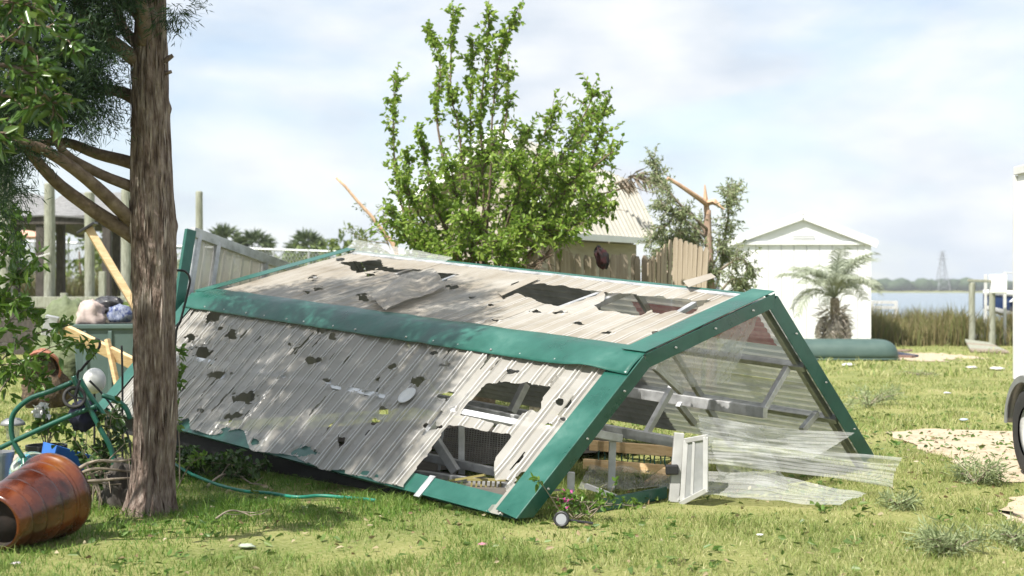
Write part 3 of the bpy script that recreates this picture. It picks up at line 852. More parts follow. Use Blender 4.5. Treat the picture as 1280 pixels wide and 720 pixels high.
def path(pts, n=10, wob=0.0, seed=0.0):
    """smooth polyline through control points"""
    pts = [Vector(p) for p in pts]; out = []
    m_ = len(pts) - 1
    for i in range(n + 1):
        x = i / n * m_; k = min(int(x), m_ - 1); f = x - k
        p0, p1, p2, p3 = pts[max(k - 1, 0)], pts[k], pts[k + 1], pts[min(k + 2, m_)]
        q = 0.5 * ((2 * p1) + (p2 - p0) * f + (2 * p0 - 5 * p1 + 4 * p2 - p3) * f * f + (3 * p1 - p0 - 3 * p2 + p3) * f ** 3)
        if wob: q = q + Vector((noise.noise(q * 3 + Vector((seed, 0, 0))), noise.noise(q * 3 + Vector((0, seed, 9))), noise.noise(q * 3 + Vector((5, 0, seed))))) * wob
        out.append(q)
    return out
def taper(r0, r1, n): return [r0 + (r1 - r0) * i / n for i in range(n + 1)]
def along(pts, f):
    x = f * (len(pts) - 1); k = min(int(x), len(pts) - 2)
    return pts[k].lerp(pts[k + 1], x - k), (pts[k + 1] - pts[k]).normalized()

m_bark = mat('juniper_bark', [(0.32, (0.045, 0.030, 0.024)), (0.44, (0.150, 0.108, 0.088)), (0.56, (0.255, 0.200, 0.168)), (0.70, (0.40, 0.34, 0.295))], scale=5, stretch=(5, 5, 1.15), rough=0.9, bump=1.0, bscale=8, bdist=0.06, spec=0.2, detail=10)
m_branch = mat('branch_bark', [(0.3, (0.09, 0.062, 0.045)), (0.55, (0.18, 0.135, 0.10)), (0.75, (0.27, 0.21, 0.16))], scale=14, rough=0.9, bump=0.7, bscale=40, bdist=0.01, spec=0.2)
m_twig = mat('grey_twig', [(0.3, (0.15, 0.12, 0.09)), (0.7, (0.34, 0.29, 0.23))], scale=16, rough=0.9, spec=0.2)
m_junip = leafmat('juniper_foliage', [(0.010, 0.026, 0.012), (0.018, 0.045, 0.016), (0.030, 0.068, 0.020), (0.055, 0.105, 0.028)], translucent=0.25, rough=0.6)
m_oak = leafmat('glossy_oak_leaf', [(0.030, 0.075, 0.016), (0.055, 0.120, 0.022), (0.090, 0.165, 0.030), (0.18, 0.25, 0.055)], translucent=0.30, rough=0.28, spec=0.6)
m_fresh = leafmat('fresh_green_leaf', [(0.11, 0.20, 0.030), (0.18, 0.295, 0.042), (0.26, 0.375, 0.060), (0.36, 0.45, 0.10)], translucent=0.5, rough=0.42)
m_shrub = leafmat('shrub_leaf', [(0.060, 0.135, 0.020), (0.110, 0.205, 0.030), (0.175, 0.270, 0.045)], translucent=0.38, rough=0.38)
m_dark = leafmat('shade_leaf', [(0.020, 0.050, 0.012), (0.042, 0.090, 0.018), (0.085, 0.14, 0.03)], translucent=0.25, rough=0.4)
m_pine = leafmat('grey_green_needles', [(0.16, 0.215, 0.10), (0.23, 0.285, 0.135), (0.28, 0.335, 0.165), (0.35, 0.37, 0.22)], translucent=0.3, rough=0.6)
m_bush = leafmat('marsh_bush_leaf', [(0.085, 0.135, 0.032), (0.135, 0.185, 0.048), (0.19, 0.23, 0.07)], translucent=0.3, rough=0.6)

m_strip = mat('peeling_bark', [(0.2, (0.06, 0.042, 0.034)), (0.5, (0.20, 0.155, 0.13)), (0.8, (0.40, 0.34, 0.30))], scale=3, rough=0.95, spec=0.2, island=0.8)
# ------------------------------------------------------------------ the juniper on the left
JB = GX(190, 641); JB.z = 0
JT = thing('juniper_tree', 'juniper with fibrous bare trunk and dark feathery foliage beside the greenhouse', 'tree', JB)
prof = [(184, 652, 40), (186, 640, 34), (188, 622, 30), (190, 600, 27.5), (192, 560, 26.5), (193, 500, 27), (192, 440, 26.5), (192, 380, 27), (192, 320, 29), (191, 270, 29), (190, 220, 26.5), (189, 160, 25), (188, 110, 24), (188, 60, 23), (189, 20, 20), (190, -40, 17), (188, -140, 14), (184, -260, 10), (180, -380, 5)]
tp = [W(x, y, JB.y + 0.02 * math.sin(y * 0.01)) for x, y, w in prof]; tr_ = [w * JB.y / FPX for x, y, w in prof]
rows, NC = 240, 120
mb = MB()
pp = path(tp, rows)
for i, q in enumerate(pp):
    x = i / rows * (len(tr_) - 1); k = min(int(x), len(tr_) - 2); r_ = tr_[k] + (tr_[k + 1] - tr_[k]) * (x - k)
    low = max(0.0, 1 - max(0, q.z) / 0.35)
    for c in range(NC):
        a = 2 * math.pi * c / NC
        ca, sa = math.cos(a), math.sin(a)
        fl_ = 0.10 * noise.noise(Vector((ca * 2.2, sa * 2.2, q.z * 0.45))) + 0.075 * noise.noise(Vector((ca * 6, sa * 6, q.z * 0.9))) + 0.06 * noise.noise(Vector((ca * 13, sa * 13, q.z * 2.2))) + 0.045 * noise.noise(Vector((ca * 27, sa * 27, q.z * 5)))
        fl_ += low * (0.22 * max(0, math.sin(a * 3 + 0.8)) * (1 - 0.6 * ca) + 0.18 * noise.noise(Vector((ca * 3, sa * 3, 9))))
        kn = 0.0
        for kx, kz, ks in ((0.3, 1.93, 0.06), (-0.9, 1.25, 0.05), (0.1, 2.72, 0.07), (0.15, 0.95, 0.05)):
            dd = (math.atan2(math.sin(a - kx), math.cos(a - kx)) * 0.15) ** 2 + (q.z - kz) ** 2
            kn += ks / r_ * 0.28 * math.exp(-dd / 0.0016)
        mb.v.append(q + Vector((ca, sa, 0)) * r_ * (0.94 + fl_ + kn))
mb.f = [(i * NC + c, i * NC + (c + 1) % NC, (i + 1) * NC + (c + 1) % NC, (i + 1) * NC + c) for i in range(rows) for c in range(NC)]
mb.build('trunk', m_bark, JT, smooth=True)
BSP, BSD = [], []
for _ in range(300):                 # peeling strips of bark
    z = rnd.uniform(0.05, 3.5); k = min(range(len(pp)), key=lambda i_: abs(pp[i_].z - z)); a = rnd.uniform(math.pi * 1.08, math.pi * 1.90); c = rnd.randrange(NC)
    c = int((a % (2 * math.pi)) / (2 * math.pi) * NC) % NC; v_ = mb.v[k * NC + c]
    BSP.append(v_ + Vector((math.cos(a), math.sin(a), 0)) * 0.003); BSD.append(Vector((rnd.gauss(0, 0.05) + 0.05 * math.cos(a), 0.06 * math.sin(a), rnd.choice((-1, 1)))))
tag(strands('bark_strips', BSP, BSD, nr.uniform(0.06, 0.24, len(BSP)), nr.uniform(0.005, 0.014, len(BSP)), m_strip, JT), kind='stuff')
# snapped stub on the right of the trunk
for x, y, x2, y2, r_ in ((208, 75, 216, 70, 0.028), (207, 92, 215, 90, 0.022)):
    MB().tube(path([W(x - 6, y + 4, JB.y - 0.02), W(x, y, JB.y - 0.03), W(x2, y2, JB.y - 0.03)], 6, 0.01), taper(r_, r_ * 0.5, 6), 8).build('branch_stub', m_bark, JT, smooth=True)

JD = JB.y
jlimbs = [([(175, 285), (120, 236), (62, 190), (18, 176), (-30, 172)], 0.050, 0.022, (0, -0.25, -0.5, -0.6, -0.7)),
          ([(172, 300), (118, 264), (70, 226), (34, 186), (0, 120), (-20, 60)], 0.055, 0.020, (0, -0.1, -0.2, -0.3, -0.3, -0.3)),
          ([(172, 208), (122, 190), (84, 176), (40, 182), (-10, 200)], 0.046, 0.020, (0, 0.2, 0.3, 0.4, 0.5)),
          ([(172, 236), (125, 216), (80, 190), (60, 140), (40, 90)], 0.040, 0.015, (0, -0.1, -0.25, -0.3, -0.3)),
          ([(178, 130), (152, 118), (120, 108), (80, 90), (30, 70)], 0.050, 0.02, (0, 0.1, 0.2, 0.2, 0.2)),
          ([(178, 80), (140, 52), (110, 25), (90, -10), (60, -60)], 0.055, 0.02, (0, -0.1, -0.2, -0.3, -0.4)),
          ([(182, 55), (178, 20), (168, -15), (150, -70)], 0.060, 0.03, (-0.05, -0.12, -0.2, -0.3)),
          ([(180, 60), (150, 25), (135, -30)], 0.045, 0.02, (0, 0.15, 0.3)),
          ([(194, 10), (215, -40), (240, -80)], 0.04, 0.02, (0, 0.1, 0.2)),
          ([(190, -30), (110, -110), (-60, -180), (-200, -230)], 0.05, 0.02, (0, 0.4, 0.9, 1.4)),
          ([(190, -60), (130, -140), (60, -200), (-20, -230)], 0.05, 0.02, (0, 0.1, 0.2, 0.3)),
          ([(188, -100), (150, -180), (60, -280)], 0.04, 0.015, (0, 0.4, 0.8)),
          ([(188, -150), (150, -220), (100, -300)], 0.04, 0.015, (0, -0.4, -0.8)),
          ([(188, -20), (150, -60), (80, -100)], 0.04, 0.015, (0, 0.7, 1.5)),
          ([(188, -20), (170, -60), (130, -110)], 0.04, 0.015, (0, -0.5, -1.0)),
          ([(178, 20), (110, -40), (20, -80), (-90, -90)], 0.05, 0.02, (0, 0.4, 0.8, 1.1))]
FP, FD = [], []
def spray(c, ax, ln, n_, spread=0.55):
    ax = ax.normalized()
    for _ in range(n_):
        s_ = rnd.random()
        o_ = rv3(0.035)
        FP.append(c + ax * (s_ * ln) + o_ * (0.4 + s_)); FD.append(ax + rv3(spread) + Vector((0, 0, -0.1)))
for li, (pl, r0, r1, dd) in enumerate(jlimbs):
    pts = path([W(x, y, JD + z) for (x, y), z in zip(pl, dd)], 16, 0.02, li)
    MB().tube(pts, taper(r0, r1, 16), 10).build('branch', m_branch, JT, smooth=True)
    inframe_low = li in (0, 1, 2, 3)
    nt_ = 26 if not inframe_low else 20
    for j in range(nt_):
        f = rnd.uniform(0.30 if not inframe_low else 0.58, 1.0)
        if li == 8: continue
        if li in (8, 9, 11, 13): f = rnd.uniform(0.45, 1.0)
        p, d = along(pts, f)
        tw = (d * 0.5 + rv3(0.75) + Vector((-0.15 if li < 8 else 0, 0, -0.12))).normalized()
        ln = rnd.uniform(0.25, 0.65)
        e = p + tw * ln + Vector((0, 0, -0.08))
        for s_ in range(7):
            q = p.lerp(e, s_ / 6)
            if li < 8:
                qx, qy = PX(q)
                if qx > 148 and qy > 22: continue         # trunk stands clear of foliage
                if qy > 150 and qx > 60: continue
                if qy > 205 and qx > 28: continue
            spray(q, tw * 0.6 + rv3(0.55), rnd.uniform(0.10, 0.20), 42)
# hanging tufts that show in the photo
for cx, cy, sx, sy, n_ in ((20, 215, 14, 22, 10), (120, 105, 22, 28, 26), (95, 140, 25, 16, 22), (60, 60, 50, 50, 60), (125, 35, 22, 30, 26), (40, 130, 35, 25, 34), (-10, 160, 20, 40, 16), (215, 14, 12, 14, 9), (100, 75, 30, 35, 34), (160, 60, 14, 10, 5), (20, 20, 30, 30, 20)):
    for _ in range(n_):
        x, y = rnd.gauss(cx, sx * 0.6), rnd.gauss(cy, sy * 0.6)
        if 165 < x < 212 and y > 25: continue
        spray(W(x, y, JD + rnd.gauss(-0.1, 0.3)), Vector((rnd.gauss(-0.3, 0.6), rnd.gauss(0, 0.5), rnd.gauss(-0.3, 0.4))), rnd.uniform(0.1, 0.2), 70)
NLOW = len(FP)
# crown higher up, out of the frame, that shades the panels
for _ in range(1500):
    z = rnd.uniform(4.2, 6.4); rr = 1.75 * (1 - ((z - 4.5) / 3.0) ** 2 * 0.6) * math.sqrt(rnd.random()); a = rnd.uniform(0, 6.283)
    c = Vector((JB.x - 1.15 - 0.25 * (z - 4) + rr * math.cos(a), JB.y + 0.6 + rr * math.sin(a), z))
    if noise.noise(c * 1.1) < -0.28: continue
    spray(c, Vector((math.cos(a), math.sin(a), rnd.gauss(0, 0.4))), 0.35, 24, 0.8)
FA = np.array([tuple(p) for p in FP]); FDa = np.array([tuple(p) for p in FD]); hi_ = np.arange(len(FA)) >= NLOW
strands('crown', FA[~hi_], FDa[~hi_], nr.uniform(0.03, 0.085, int((~hi_).sum())), nr.uniform(0.004, 0.009, int((~hi_).sum())), m_junip, JT)
strands('crown', FA[hi_], FDa[hi_], nr.uniform(0.08, 0.16, int(hi_.sum())), nr.uniform(0.014, 0.03, int(hi_.sum())), m_junip, JT)

# ------------------------------------------------------------------ generic leafy plant
def leafy(root, name_leaf, limbs, mt, leaf_len, leaf_w, twig_n, twig_len, per, bark, r0=0.02, f0=0.2, upb=0.3, stem_name='stem', clear=None):
    LP, LD = [], []; tm = MB()
    for i, pts_c in enumerate(limbs):
        pts = path(pts_c, 12, 0.02, i * 3.1)
        MB().tube(pts, taper(r0, r0 * 0.25, 12), 6).build(stem_name, bark, root, smooth=True)
        tot = sum((pts[k + 1] - pts[k]).length for k in range(len(pts) - 1))
        for j in range(max(2, int(twig_n * tot))):
            f = f0 + (1 - f0) * rnd.random() ** 0.8
            p, d = along(pts, f)
            td = (d * 0.55 + rv3(0.6) + Vector((0, 0, upb))).normalized()
            ln = rnd.uniform(0.5, 1.2) * twig_len * (1.15 - 0.5 * f)
            e = p + td * ln
            tm.tube([p, p.lerp(e, 0.5) + rv3(0.01), e], [r0 * 0.22, r0 * 0.16, r0 * 0.08], 4, False)
            for s_ in range(per):
                q = p.lerp(e, (s_ + rnd.random()) / per)
                if clear and clear(q): continue
                LP.append(q + rv3(0.006)); LD.append(td * 0.5 + rv3(0.65) + Vector((0, 0, 0.05)))
    tag(tm.build('twigs', bark, root), kind='stuff')
    n_ = len(LP)
    o_ = leaf_mesh(name_leaf, LP, LD, nr.uniform(0.6, 1.25, n_) * leaf_len, nr.uniform(0.7, 1.2, n_) * leaf_w, mt, root)
    return o_

# broad-leaved tree reaching in at the upper left
OB = WX(-190, 7.8)
OT = thing('oak_tree', 'glossy broad-leaved branches reaching in from a tree beside the juniper', 'tree', OB)
MB().tube(path([OB, OB + Vector((0.05, 0.1, 1.2)), OB + Vector((0.0, 0, 2.6)), OB + Vector((-0.1, 0.1, 4.2))], 16, 0.04), taper(0.17, 0.07, 16), 16).build('trunk', m_branch, OT, smooth=True)
ol = []
for pl, zz_ in (([(-185, 150), (-90, 40), (-20, 20), (45, 28), (84, 48)], 0), ([(-185, 190), (-80, 100), (-10, 80), (40, 96), (70, 140)], -0.2), ([(-185, 220), (-80, 180), (-30, 168), (8, 166)], -0.4),
                ([(-185, 100), (-60, -40), (20, -30), (70, 12)], 0.1), ([(-185, 140), (-60, 60), (10, 50), (50, 70), (66, 110)], 0.3), ([(-185, 120), (-90, 0), (-10, 0), (40, 10)], -0.3), ([(-185, 160), (-60, 120), (0, 120), (30, 128)], 0.2)):
    ol.append([W(x, y, 7.8 + zz_) for x, y in pl])
leafy(OT, 'crown', ol, m_oak, 0.098, 0.038, 14, 0.22, 7, m_branch, r0=0.022, f0=0.42, upb=-0.05, stem_name='branch')

# shrub with thin arching stems at the left edge
SB = WX(-55, 10.9)
ST = thing('leafy_shrub', 'bright green shrub with thin arching stems beside the spilled terracotta pot', 'shrub', SB)
sl = []
for pl in ([(-55, 600), (-40, 440), (-5, 330), (30, 300)], [(-52, 600), (-20, 420), (20, 350), (48, 318)], [(-50, 600), (-10, 470), (40, 420), (80, 412)], [(-48, 600), (-5, 500), (50, 440), (105, 428)],
           [(-50, 600), (-20, 460), (15, 400), (40, 388)], [(-50, 600), (-25, 480), (10, 455), (45, 462)], [(-56, 600), (-50, 420), (-10, 380), (20, 372)], [(-50, 600), (-20, 500), (20, 470), (45, 480)], [(-55, 600), (-40, 430), (-12, 340), (8, 310)], [(-55, 600), (-40, 430), (-15, 290), (14, 262)]):
    sl.append([W(x, y, 10.9 + rnd.uniform(-0.35, 0.35) * (y < 590)) for x, y in pl])
leafy(ST, 'foliage', sl, m_shrub, 0.095, 0.042, 9, 0.20, 6, m_twig, r0=0.010, f0=0.35, upb=0.05)

# dark twiggy bush against the trunk foot
BB = WX(140, 9.95)
BT = thing('twiggy_bush', 'dark leafy bush and tangled twigs against the foot of the juniper trunk', 'bush', BB)
bl = []
for i in range(13):
    ex, ey = rnd.uniform(90, 168), rnd.uniform(505, 590)
    d_ = rnd.uniform(9.8, 10.4); bx_ = 140 + rnd.uniform(-30, 30)
    bl.append([WX(bx_, d_), W((bx_ + ex) / 2 + rnd.uniform(-8, 8), (622 + ey) / 2, d_ - 0.05), W(ex, ey, d_ - rnd.uniform(0, 0.25))])
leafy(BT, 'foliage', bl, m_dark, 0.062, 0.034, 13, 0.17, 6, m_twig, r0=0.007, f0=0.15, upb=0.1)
# leafy sprig growing at the right of the trunk
WB = WX(222, 10.6)
WT = thing('leafy_sprig', 'thin leafy sprig rising between the trunk and torn panels', 'plant', WB)
leafy(WT, 'foliage', [[WX(224, 10.6), W(222, 520, 10.6), W(227, 440, 10.5)], [WX(220, 10.6), W(216, 500, 10.6), W(222, 470, 10.5)], [WX(218, 10.5), W(236, 580, 10.4), W(255, 572, 10.3)]], m_shrub, 0.055, 0.03, 16, 0.10, 5, m_twig, r0=0.006, f0=0.3)
# weeds in the shade under the eave
for i, (x, y, s_, txt) in enumerate(((248, 600, 1.0, 'low dark weed clump right beside the juniper trunk'), (292, 603, 0.8, 'low dark weed clump beside the green garden hose'))):
    b0 = GX(x, y); wt = thing('weed_clump', txt, 'weeds', (b0.x, b0.y, 0))
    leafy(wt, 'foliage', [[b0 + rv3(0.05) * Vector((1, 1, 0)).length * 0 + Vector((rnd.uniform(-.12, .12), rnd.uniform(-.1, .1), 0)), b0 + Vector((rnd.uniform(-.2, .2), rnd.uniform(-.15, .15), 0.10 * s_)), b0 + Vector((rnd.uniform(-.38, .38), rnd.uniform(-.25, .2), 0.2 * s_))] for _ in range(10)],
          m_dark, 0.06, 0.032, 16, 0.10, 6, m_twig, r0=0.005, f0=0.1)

# ------------------------------------------------------------------ fresh green broken tree behind the greenhouse
TD = 17.2
TB = WX(603, TD)
TT = thing('broken_tree', 'bright green wind-torn tree with tall thin shoots behind the greenhouse', 'tree', TB)
MB().tube(path([TB, W(606, 470, TD), W(602, 390, TD), W(608, 330, TD)], 12, 0.03), taper(0.16, 0.11, 12), 14).build('trunk', m_branch, TT, smooth=True)
tall = [([(600, 400), (530, 320), (500, 250), (492, 160), (495, 95)], 0.2), ([(600, 390), (585, 260), (572, 160), (563, 110), (567, 12)], 0.0), ([(600, 380), (560, 230), (545, 133), (551, 85), (538, 42)], 0.3),
        ([(605, 380), (605, 240), (600, 147), (607, 83), (612, 8)], -0.2), ([(605, 380), (612, 230), (618, 120), (628, 60), (646, 12)], -0.3), ([(603, 380), (590, 240), (588, 130), (592, 52)], 0.1),
        ([(600, 400), (540, 330), (515, 280), (508, 190)], -0.1), ([(600, 390), (560, 300), (535, 210), (524, 165)], -0.2), ([(604, 380), (610, 250), (633, 150), (636, 75)], 0.1)]
broad = [([(606, 400), (650, 290), (700, 200), (742, 118)], 0.0), ([(606, 400), (660, 300), (720, 230), (768, 190)], -0.4), ([(606, 400), (640, 270), (668, 200), (690, 140)], 0.2), ([(606, 400), (670, 310), (720, 270), (765, 255)], -0.3),
         ([(606, 400), (660, 320), (700, 290), (740, 275)], -0.5), ([(606, 400), (630, 290), (640, 220), (655, 170)], 0.4), ([(606, 400), (600, 300), (612, 240), (640, 200)], 0.5), ([(600, 400), (560, 340), (530, 310), (510, 290)], -0.3),
         ([(606, 400), (640, 330), (670, 290), (710, 290)], -0.6), ([(602, 400), (590, 330), (600, 290), (580, 270)], -0.7), ([(606, 400), (630, 340), (650, 300), (660, 280)], -0.8), ([(606, 400), (690, 310), (740, 250), (790, 232)], 0.2),
         ([(606, 400), (670, 280), (720, 180), (755, 140)], 0.3), ([(600, 400), (570, 350), (540, 335), (520, 330)], -0.6), ([(606, 400), (640, 350), (660, 335), (690, 320)], -0.9), ([(606, 400), (680, 290), (730, 220), (752, 168)], -0.1), ([(604, 400), (620, 340), (630, 310), (612, 300)], -0.9), ([(604, 400), (575, 330), (560, 310), (548, 322)], -0.9), ([(602, 400), (560, 320), (525, 270), (505, 225)], -0.5), ([(602, 400), (570, 310), (545, 260), (535, 215)], -0.6), ([(602, 400), (585, 300), (570, 240), (560, 205)], -0.4), ([(602, 400), (590, 300), (600, 230), (615, 185)], -0.3), ([(602, 400), (555, 330), (515, 305), (492, 270)], -0.7), ([(606, 400), (640, 300), (665, 240), (680, 200)], -0.6), ([(606, 400), (650, 300), (695, 250), (725, 215)], -0.6), ([(606, 400), (630, 290), (650, 235), (640, 205)], -0.7)]
def bare(q):                        # boughs torn off above the fence and the barn roof
    x, y = PX(q)
    return (x > 655 and y > 312 + 6 * math.sin(x * 0.2)) or (x > 770 and 205 < y) or x > 800 or (x > 735 and y > 292)
mk = lambda L_, up: [[W(x, y, TD + (z if k else 0) * k * 0.6) for k, (x, y) in enumerate(pl)] for pl, z in L_]
leafy(TT, 'crown', mk(tall, 1), m_fresh, 0.072, 0.052, 16, 0.25, 8, m_branch, r0=0.020, f0=0.26, upb=0.55, stem_name='branch', clear=bare)
leafy(TT, 'crown', mk(broad, 1), m_fresh, 0.080, 0.044, 21, 0.42, 11, m_branch, r0=0.026, f0=0.22, upb=0.15, stem_name='branch', clear=bare)

# snapped pine in front of the white shed's edge
m_raw = mat('raw_split_wood', [(0.3, (0.42, 0.25, 0.15)), (0.6, (0.60, 0.42, 0.28)), (0.8, (0.72, 0.55, 0.40))], scale=6, stretch=(6, 6, 0.8), rough=0.8, bump=0.6, bscale=12, bdist=0.02)
m_raw2 = mat('stripped_pine_bark', [(0.3, (0.20, 0.14, 0.11)), (0.5, (0.34, 0.24, 0.18)), (0.72, (0.50, 0.37, 0.28))], scale=5, stretch=(5, 5, 0.8), rough=0.85, bump=0.6, bscale=12)
PB = WX(890, 20.5)
PT = thing('snapped_pine', 'snapped pine with splintered reddish top and grey green boughs beside the white shed', 'tree', PB)
MB().tube(path([PB, W(889, 400, 20.5), W(886, 320, 20.5), W(884, 262, 20.5)], 14, 0.03), taper(0.085, 0.05, 14), 12).build('trunk', m_raw2, PT, smooth=True)
MB().tube([W(884, 268, 20.5), W(882, 248, 20.5), W(881, 231, 20.5)], [0.05, 0.035, 0.010], 6).build('splinter', m_raw, PT)
MB().tube([W(884, 254, 20.48), W(893, 252, 20.4), W(906, 262, 20.3)], [0.04, 0.05, 0.008], 5).build('splinter', m_raw, PT)
MB().tube(path([W(884, 256, 20.5), W(862, 240, 20.3), W(834, 223, 20.2)], 8, 0.02), taper(0.045, 0.025, 8), 8).build('splinter', m_raw, PT)
pl_ = []
for pl in ([(886, 300), (860, 262), (840, 275), (812, 300)], [(887, 330), (850, 300), (830, 310), (815, 335)], [(886, 290), (845, 250), (825, 225), (815, 198)], [(888, 340), (905, 300), (912, 250), (918, 238)], [(888, 350), (910, 330), (930, 325), (940, 345)],
           [(888, 360), (860, 330), (850, 290), (858, 265)], [(889, 370), (900, 340), (905, 320), (898, 300)], [(888, 355), (870, 320), (868, 300), (875, 280)], [(888, 380), (915, 350), (930, 355), (926, 365)], [(887, 320), (850, 330), (835, 345), (820, 350)], [(886, 310), (862, 285), (848, 300), (838, 320)], [(886, 330), (868, 300), (855, 315), (845, 335)], [(886, 340), (860, 320), (842, 322), (828, 330)], [(888, 380), (880, 345), (885, 335), (892, 345)], [(888, 300), (855, 275), (835, 260), (822, 255)]):
    pl_.append([W(x, y, 20.5 + rnd.uniform(-0.5, 0.5) * (k > 0)) for k, (x, y) in enumerate(pl)])
leafy(PT, 'crown', pl_, m_pine, 0.065, 0.020, 40, 0.34, 14, m_twig, r0=0.022, f0=0.25, upb=0.0, stem_name='branch')
# hanging grey palm leaf on the shed roof and leaning snapped pole at the left
KB = WX(500, 22.5)
KT = thing('leaning_snapped_trunk', 'thin leaning snapped trunk with sparse twigs behind the greenhouse', 'tree', KB)
MB().tube(path([KB, W(498, 330, 22.5), W(476, 286, 22.5), W(421, 222, 22.5)], 12, 0.02), taper(0.055, 0.020, 12), 8).build('trunk', m_raw, KT, smooth=True)
leafy(KT, 'foliage', [[W(488, 310, 22.5), W(470, 280, 22.6), W(455, 262, 22.7)], [W(485, 305, 22.5), W(455, 300, 22.4), W(438, 290, 22.4)], [W(488, 312, 22.5), W(480, 285, 22.3), W(484, 262, 22.3)], [W(488, 318, 22.4), W(465, 305, 22.2), W(450, 310, 22.2)]],
      m_bush, 0.06, 0.02, 18, 0.28, 6, m_twig, r0=0.010, f0=0.2)

# ------------------------------------------------------------------ far bushes and cabbage palms behind the fence
def bush(px, d, w, h, label, name='round_bush', mt=None, n_=900, ls=0.16):
    b0 = WX(px, d); b0.z = gz(b0.x, b0.y)
    t_ = thing(name, label, 'bush', b0)
    P_, D_ = [], []
    lob = [(Vector((rnd.uniform(-0.6, 0.6) * w, rnd.uniform(-0.5, 0.5) * w, rnd.uniform(0.3, 0.75) * h)), rnd.uniform(0.28, 0.5)) for _ in range(9)]
    for _ in range(n_):
        c, r_ = rnd.choice(lob); v_ = rv3(1).normalized()
        q = c + Vector((v_.x * w * r_, v_.y * w * r_, v_.z * h * r_ * 0.75))
        if q.z < 0: continue
        P_.append(b0 + q); D_.append(v_ + rv3(0.5))
    leaf_mesh('foliage', P_, D_, nr.uniform(0.7, 1.3, len(P_)) * ls * 2, nr.uniform(0.7, 1.3, len(P_)) * ls, mt or m_bush, t_)
    MB().tube([b0, b0 + Vector((0.05, 0, h * 0.4)), b0 + Vector((-0.05, 0.05, h * 0.7))], [0.08, 0.06, 0.03], 6).build('stem', m_branch, t_)
    return t_
bush(408, 62, 2.0, 3.6, 'round yellow green bush right of the cabbage palms')
bush(462, 40, 1.3, 3.4, 'olive green bush behind the leaning snapped trunk', ls=0.10)
bush(100, 58, 2.6, 4.4, 'yellow green bush behind the boathouse pilings')
bush(150, 64, 1.6, 3.5, 'small green bush beyond the boathouse fence')
bush(30, 66, 2.4, 3.6, 'dark green bush under the orange awning', mt=m_pine)
bush(470, 110, 7.0, 4.2, 'low grey green thicket beyond the chain-link fence', mt=m_pine, n_=1500, ls=0.3)
bush(215, 120, 10.0, 4.8, 'wide dark thicket beyond the pilings', mt=m_pine, n_=1800, ls=0.3)
bush(350, 118, 8.0, 4.4, 'low dark thicket behind the cabbage palms', mt=m_pine, n_=1600, ls=0.3)
m_sabal = leafmat('cabbage_palm_leaf', [(0.07, 0.105, 0.05), (0.11, 0.15, 0.07), (0.15, 0.185, 0.09)], translucent=0.2, rough=0.6)
def sabal(px, d, ztop, r_, label):
    b0 = WX(px, d); b0.z = gz(b0.x, b0.y)
    t_ = thing('cabbage_palm', label, 'palm', b0, 'cabbage palms beyond the fence')
    top = Vector((b0.x, b0.y, ztop - r_ * 0.8))
    MB().tube(path([b0, b0.lerp(top, 0.5) + Vector((0.08, 0, 0)), top], 8, 0.05), taper(0.22, 0.17, 8), 8).build('trunk', m_twig, t_, smooth=True)
    P_, D_ = [], []
    for k in range(34):
        a = rnd.uniform(0, 6.283); el = rnd.uniform(-0.7, 1.3)
        ax = Vector((math.cos(a) * math.cos(el), math.sin(a) * math.cos(el), math.sin(el)))
        c = top + ax * r_ * 0.45
        for s_ in range(14):
            P_.append(c); D_.append(ax + rv3(0.5) + Vector((0, 0, -0.15)))
    leaf_mesh('crown', P_, D_, nr.uniform(0.5, 0.8, len(P_)) * r_, 0.05 * r_ + 0.03, m_sabal, t_, fold=0.1, droop=0.25)
sabal(280, 84, 1.5 + 80 * 84 / FPX, 1.35, 'cabbage palm with ragged round crown left of its twin behind the piling')
sabal(318, 84, 1.5 + 74 * 84 / FPX, 1.30, 'shorter round cabbage palm between the other two cabbage palms')
sabal(384, 80, 1.5 + 73 * 80 / FPX, 1.35, 'cabbage palm beside the round yellow green bush')

# ------------------------------------------------------------------ buildings behind
m_tan = mat('tan_siding', [(0.3, (0.33, 0.295, 0.245)), (0.7, (0.41, 0.375, 0.32))], scale=4, stretch=(1, 1, 4), rough=0.8)
m_roofw = mat('cream_metal_roof', [(0.3, (0.36, 0.345, 0.295)), (0.7, (0.46, 0.44, 0.385))], scale=3, rough=0.45, spec=0.5)
m_wht = mat('white_cladding', [(0.3, (0.74, 0.75, 0.76)), (0.7, (0.80, 0.81, 0.82))], scale=2, stretch=(3, 3, 0.6), rough=0.5)
m_lum = mat('new_pine_lumber', [(0.3, (0.50, 0.33, 0.16)), (0.5, (0.62, 0.44, 0.24)), (0.72, (0.72, 0.55, 0.33))], scale=4, stretch=(2, 2, 9), rough=0.65, bump=0.2, bscale=20)
m_grey = mat('weathered_piling', [(0.3, (0.19, 0.19, 0.15)), (0.55, (0.30, 0.31, 0.25)), (0.75, (0.40, 0.41, 0.34))], scale=5, stretch=(5, 5, 0.8), rough=0.9, bump=0.5, bscale=14, bdist=0.02, spec=0.2)
m_dkw = mat('dark_wet_timber', [(0.3, (0.045, 0.040, 0.036)), (0.7, (0.11, 0.098, 0.085))], scale=5, stretch=(4, 4, 1), rough=0.85, spec=0.2)
m_shing = mat('grey_roof_shingle', [(0.3, (0.13, 0.13, 0.132)), (0.55, (0.20, 0.20, 0.20)), (0.75, (0.27, 0.27, 0.265))], scale=7, stretch=(1, 3, 3), rough=0.9, bump=0.5, bscale=6, bdist=0.05)
m_black = mat('black_plastic', (0.022, 0.022, 0.024), rough=0.45)
m_rubber = mat('tyre_rubber', [(0.3, (0.018, 0.018, 0.018)), (0.7, (0.035, 0.034, 0.033))], scale=20, rough=0.8)

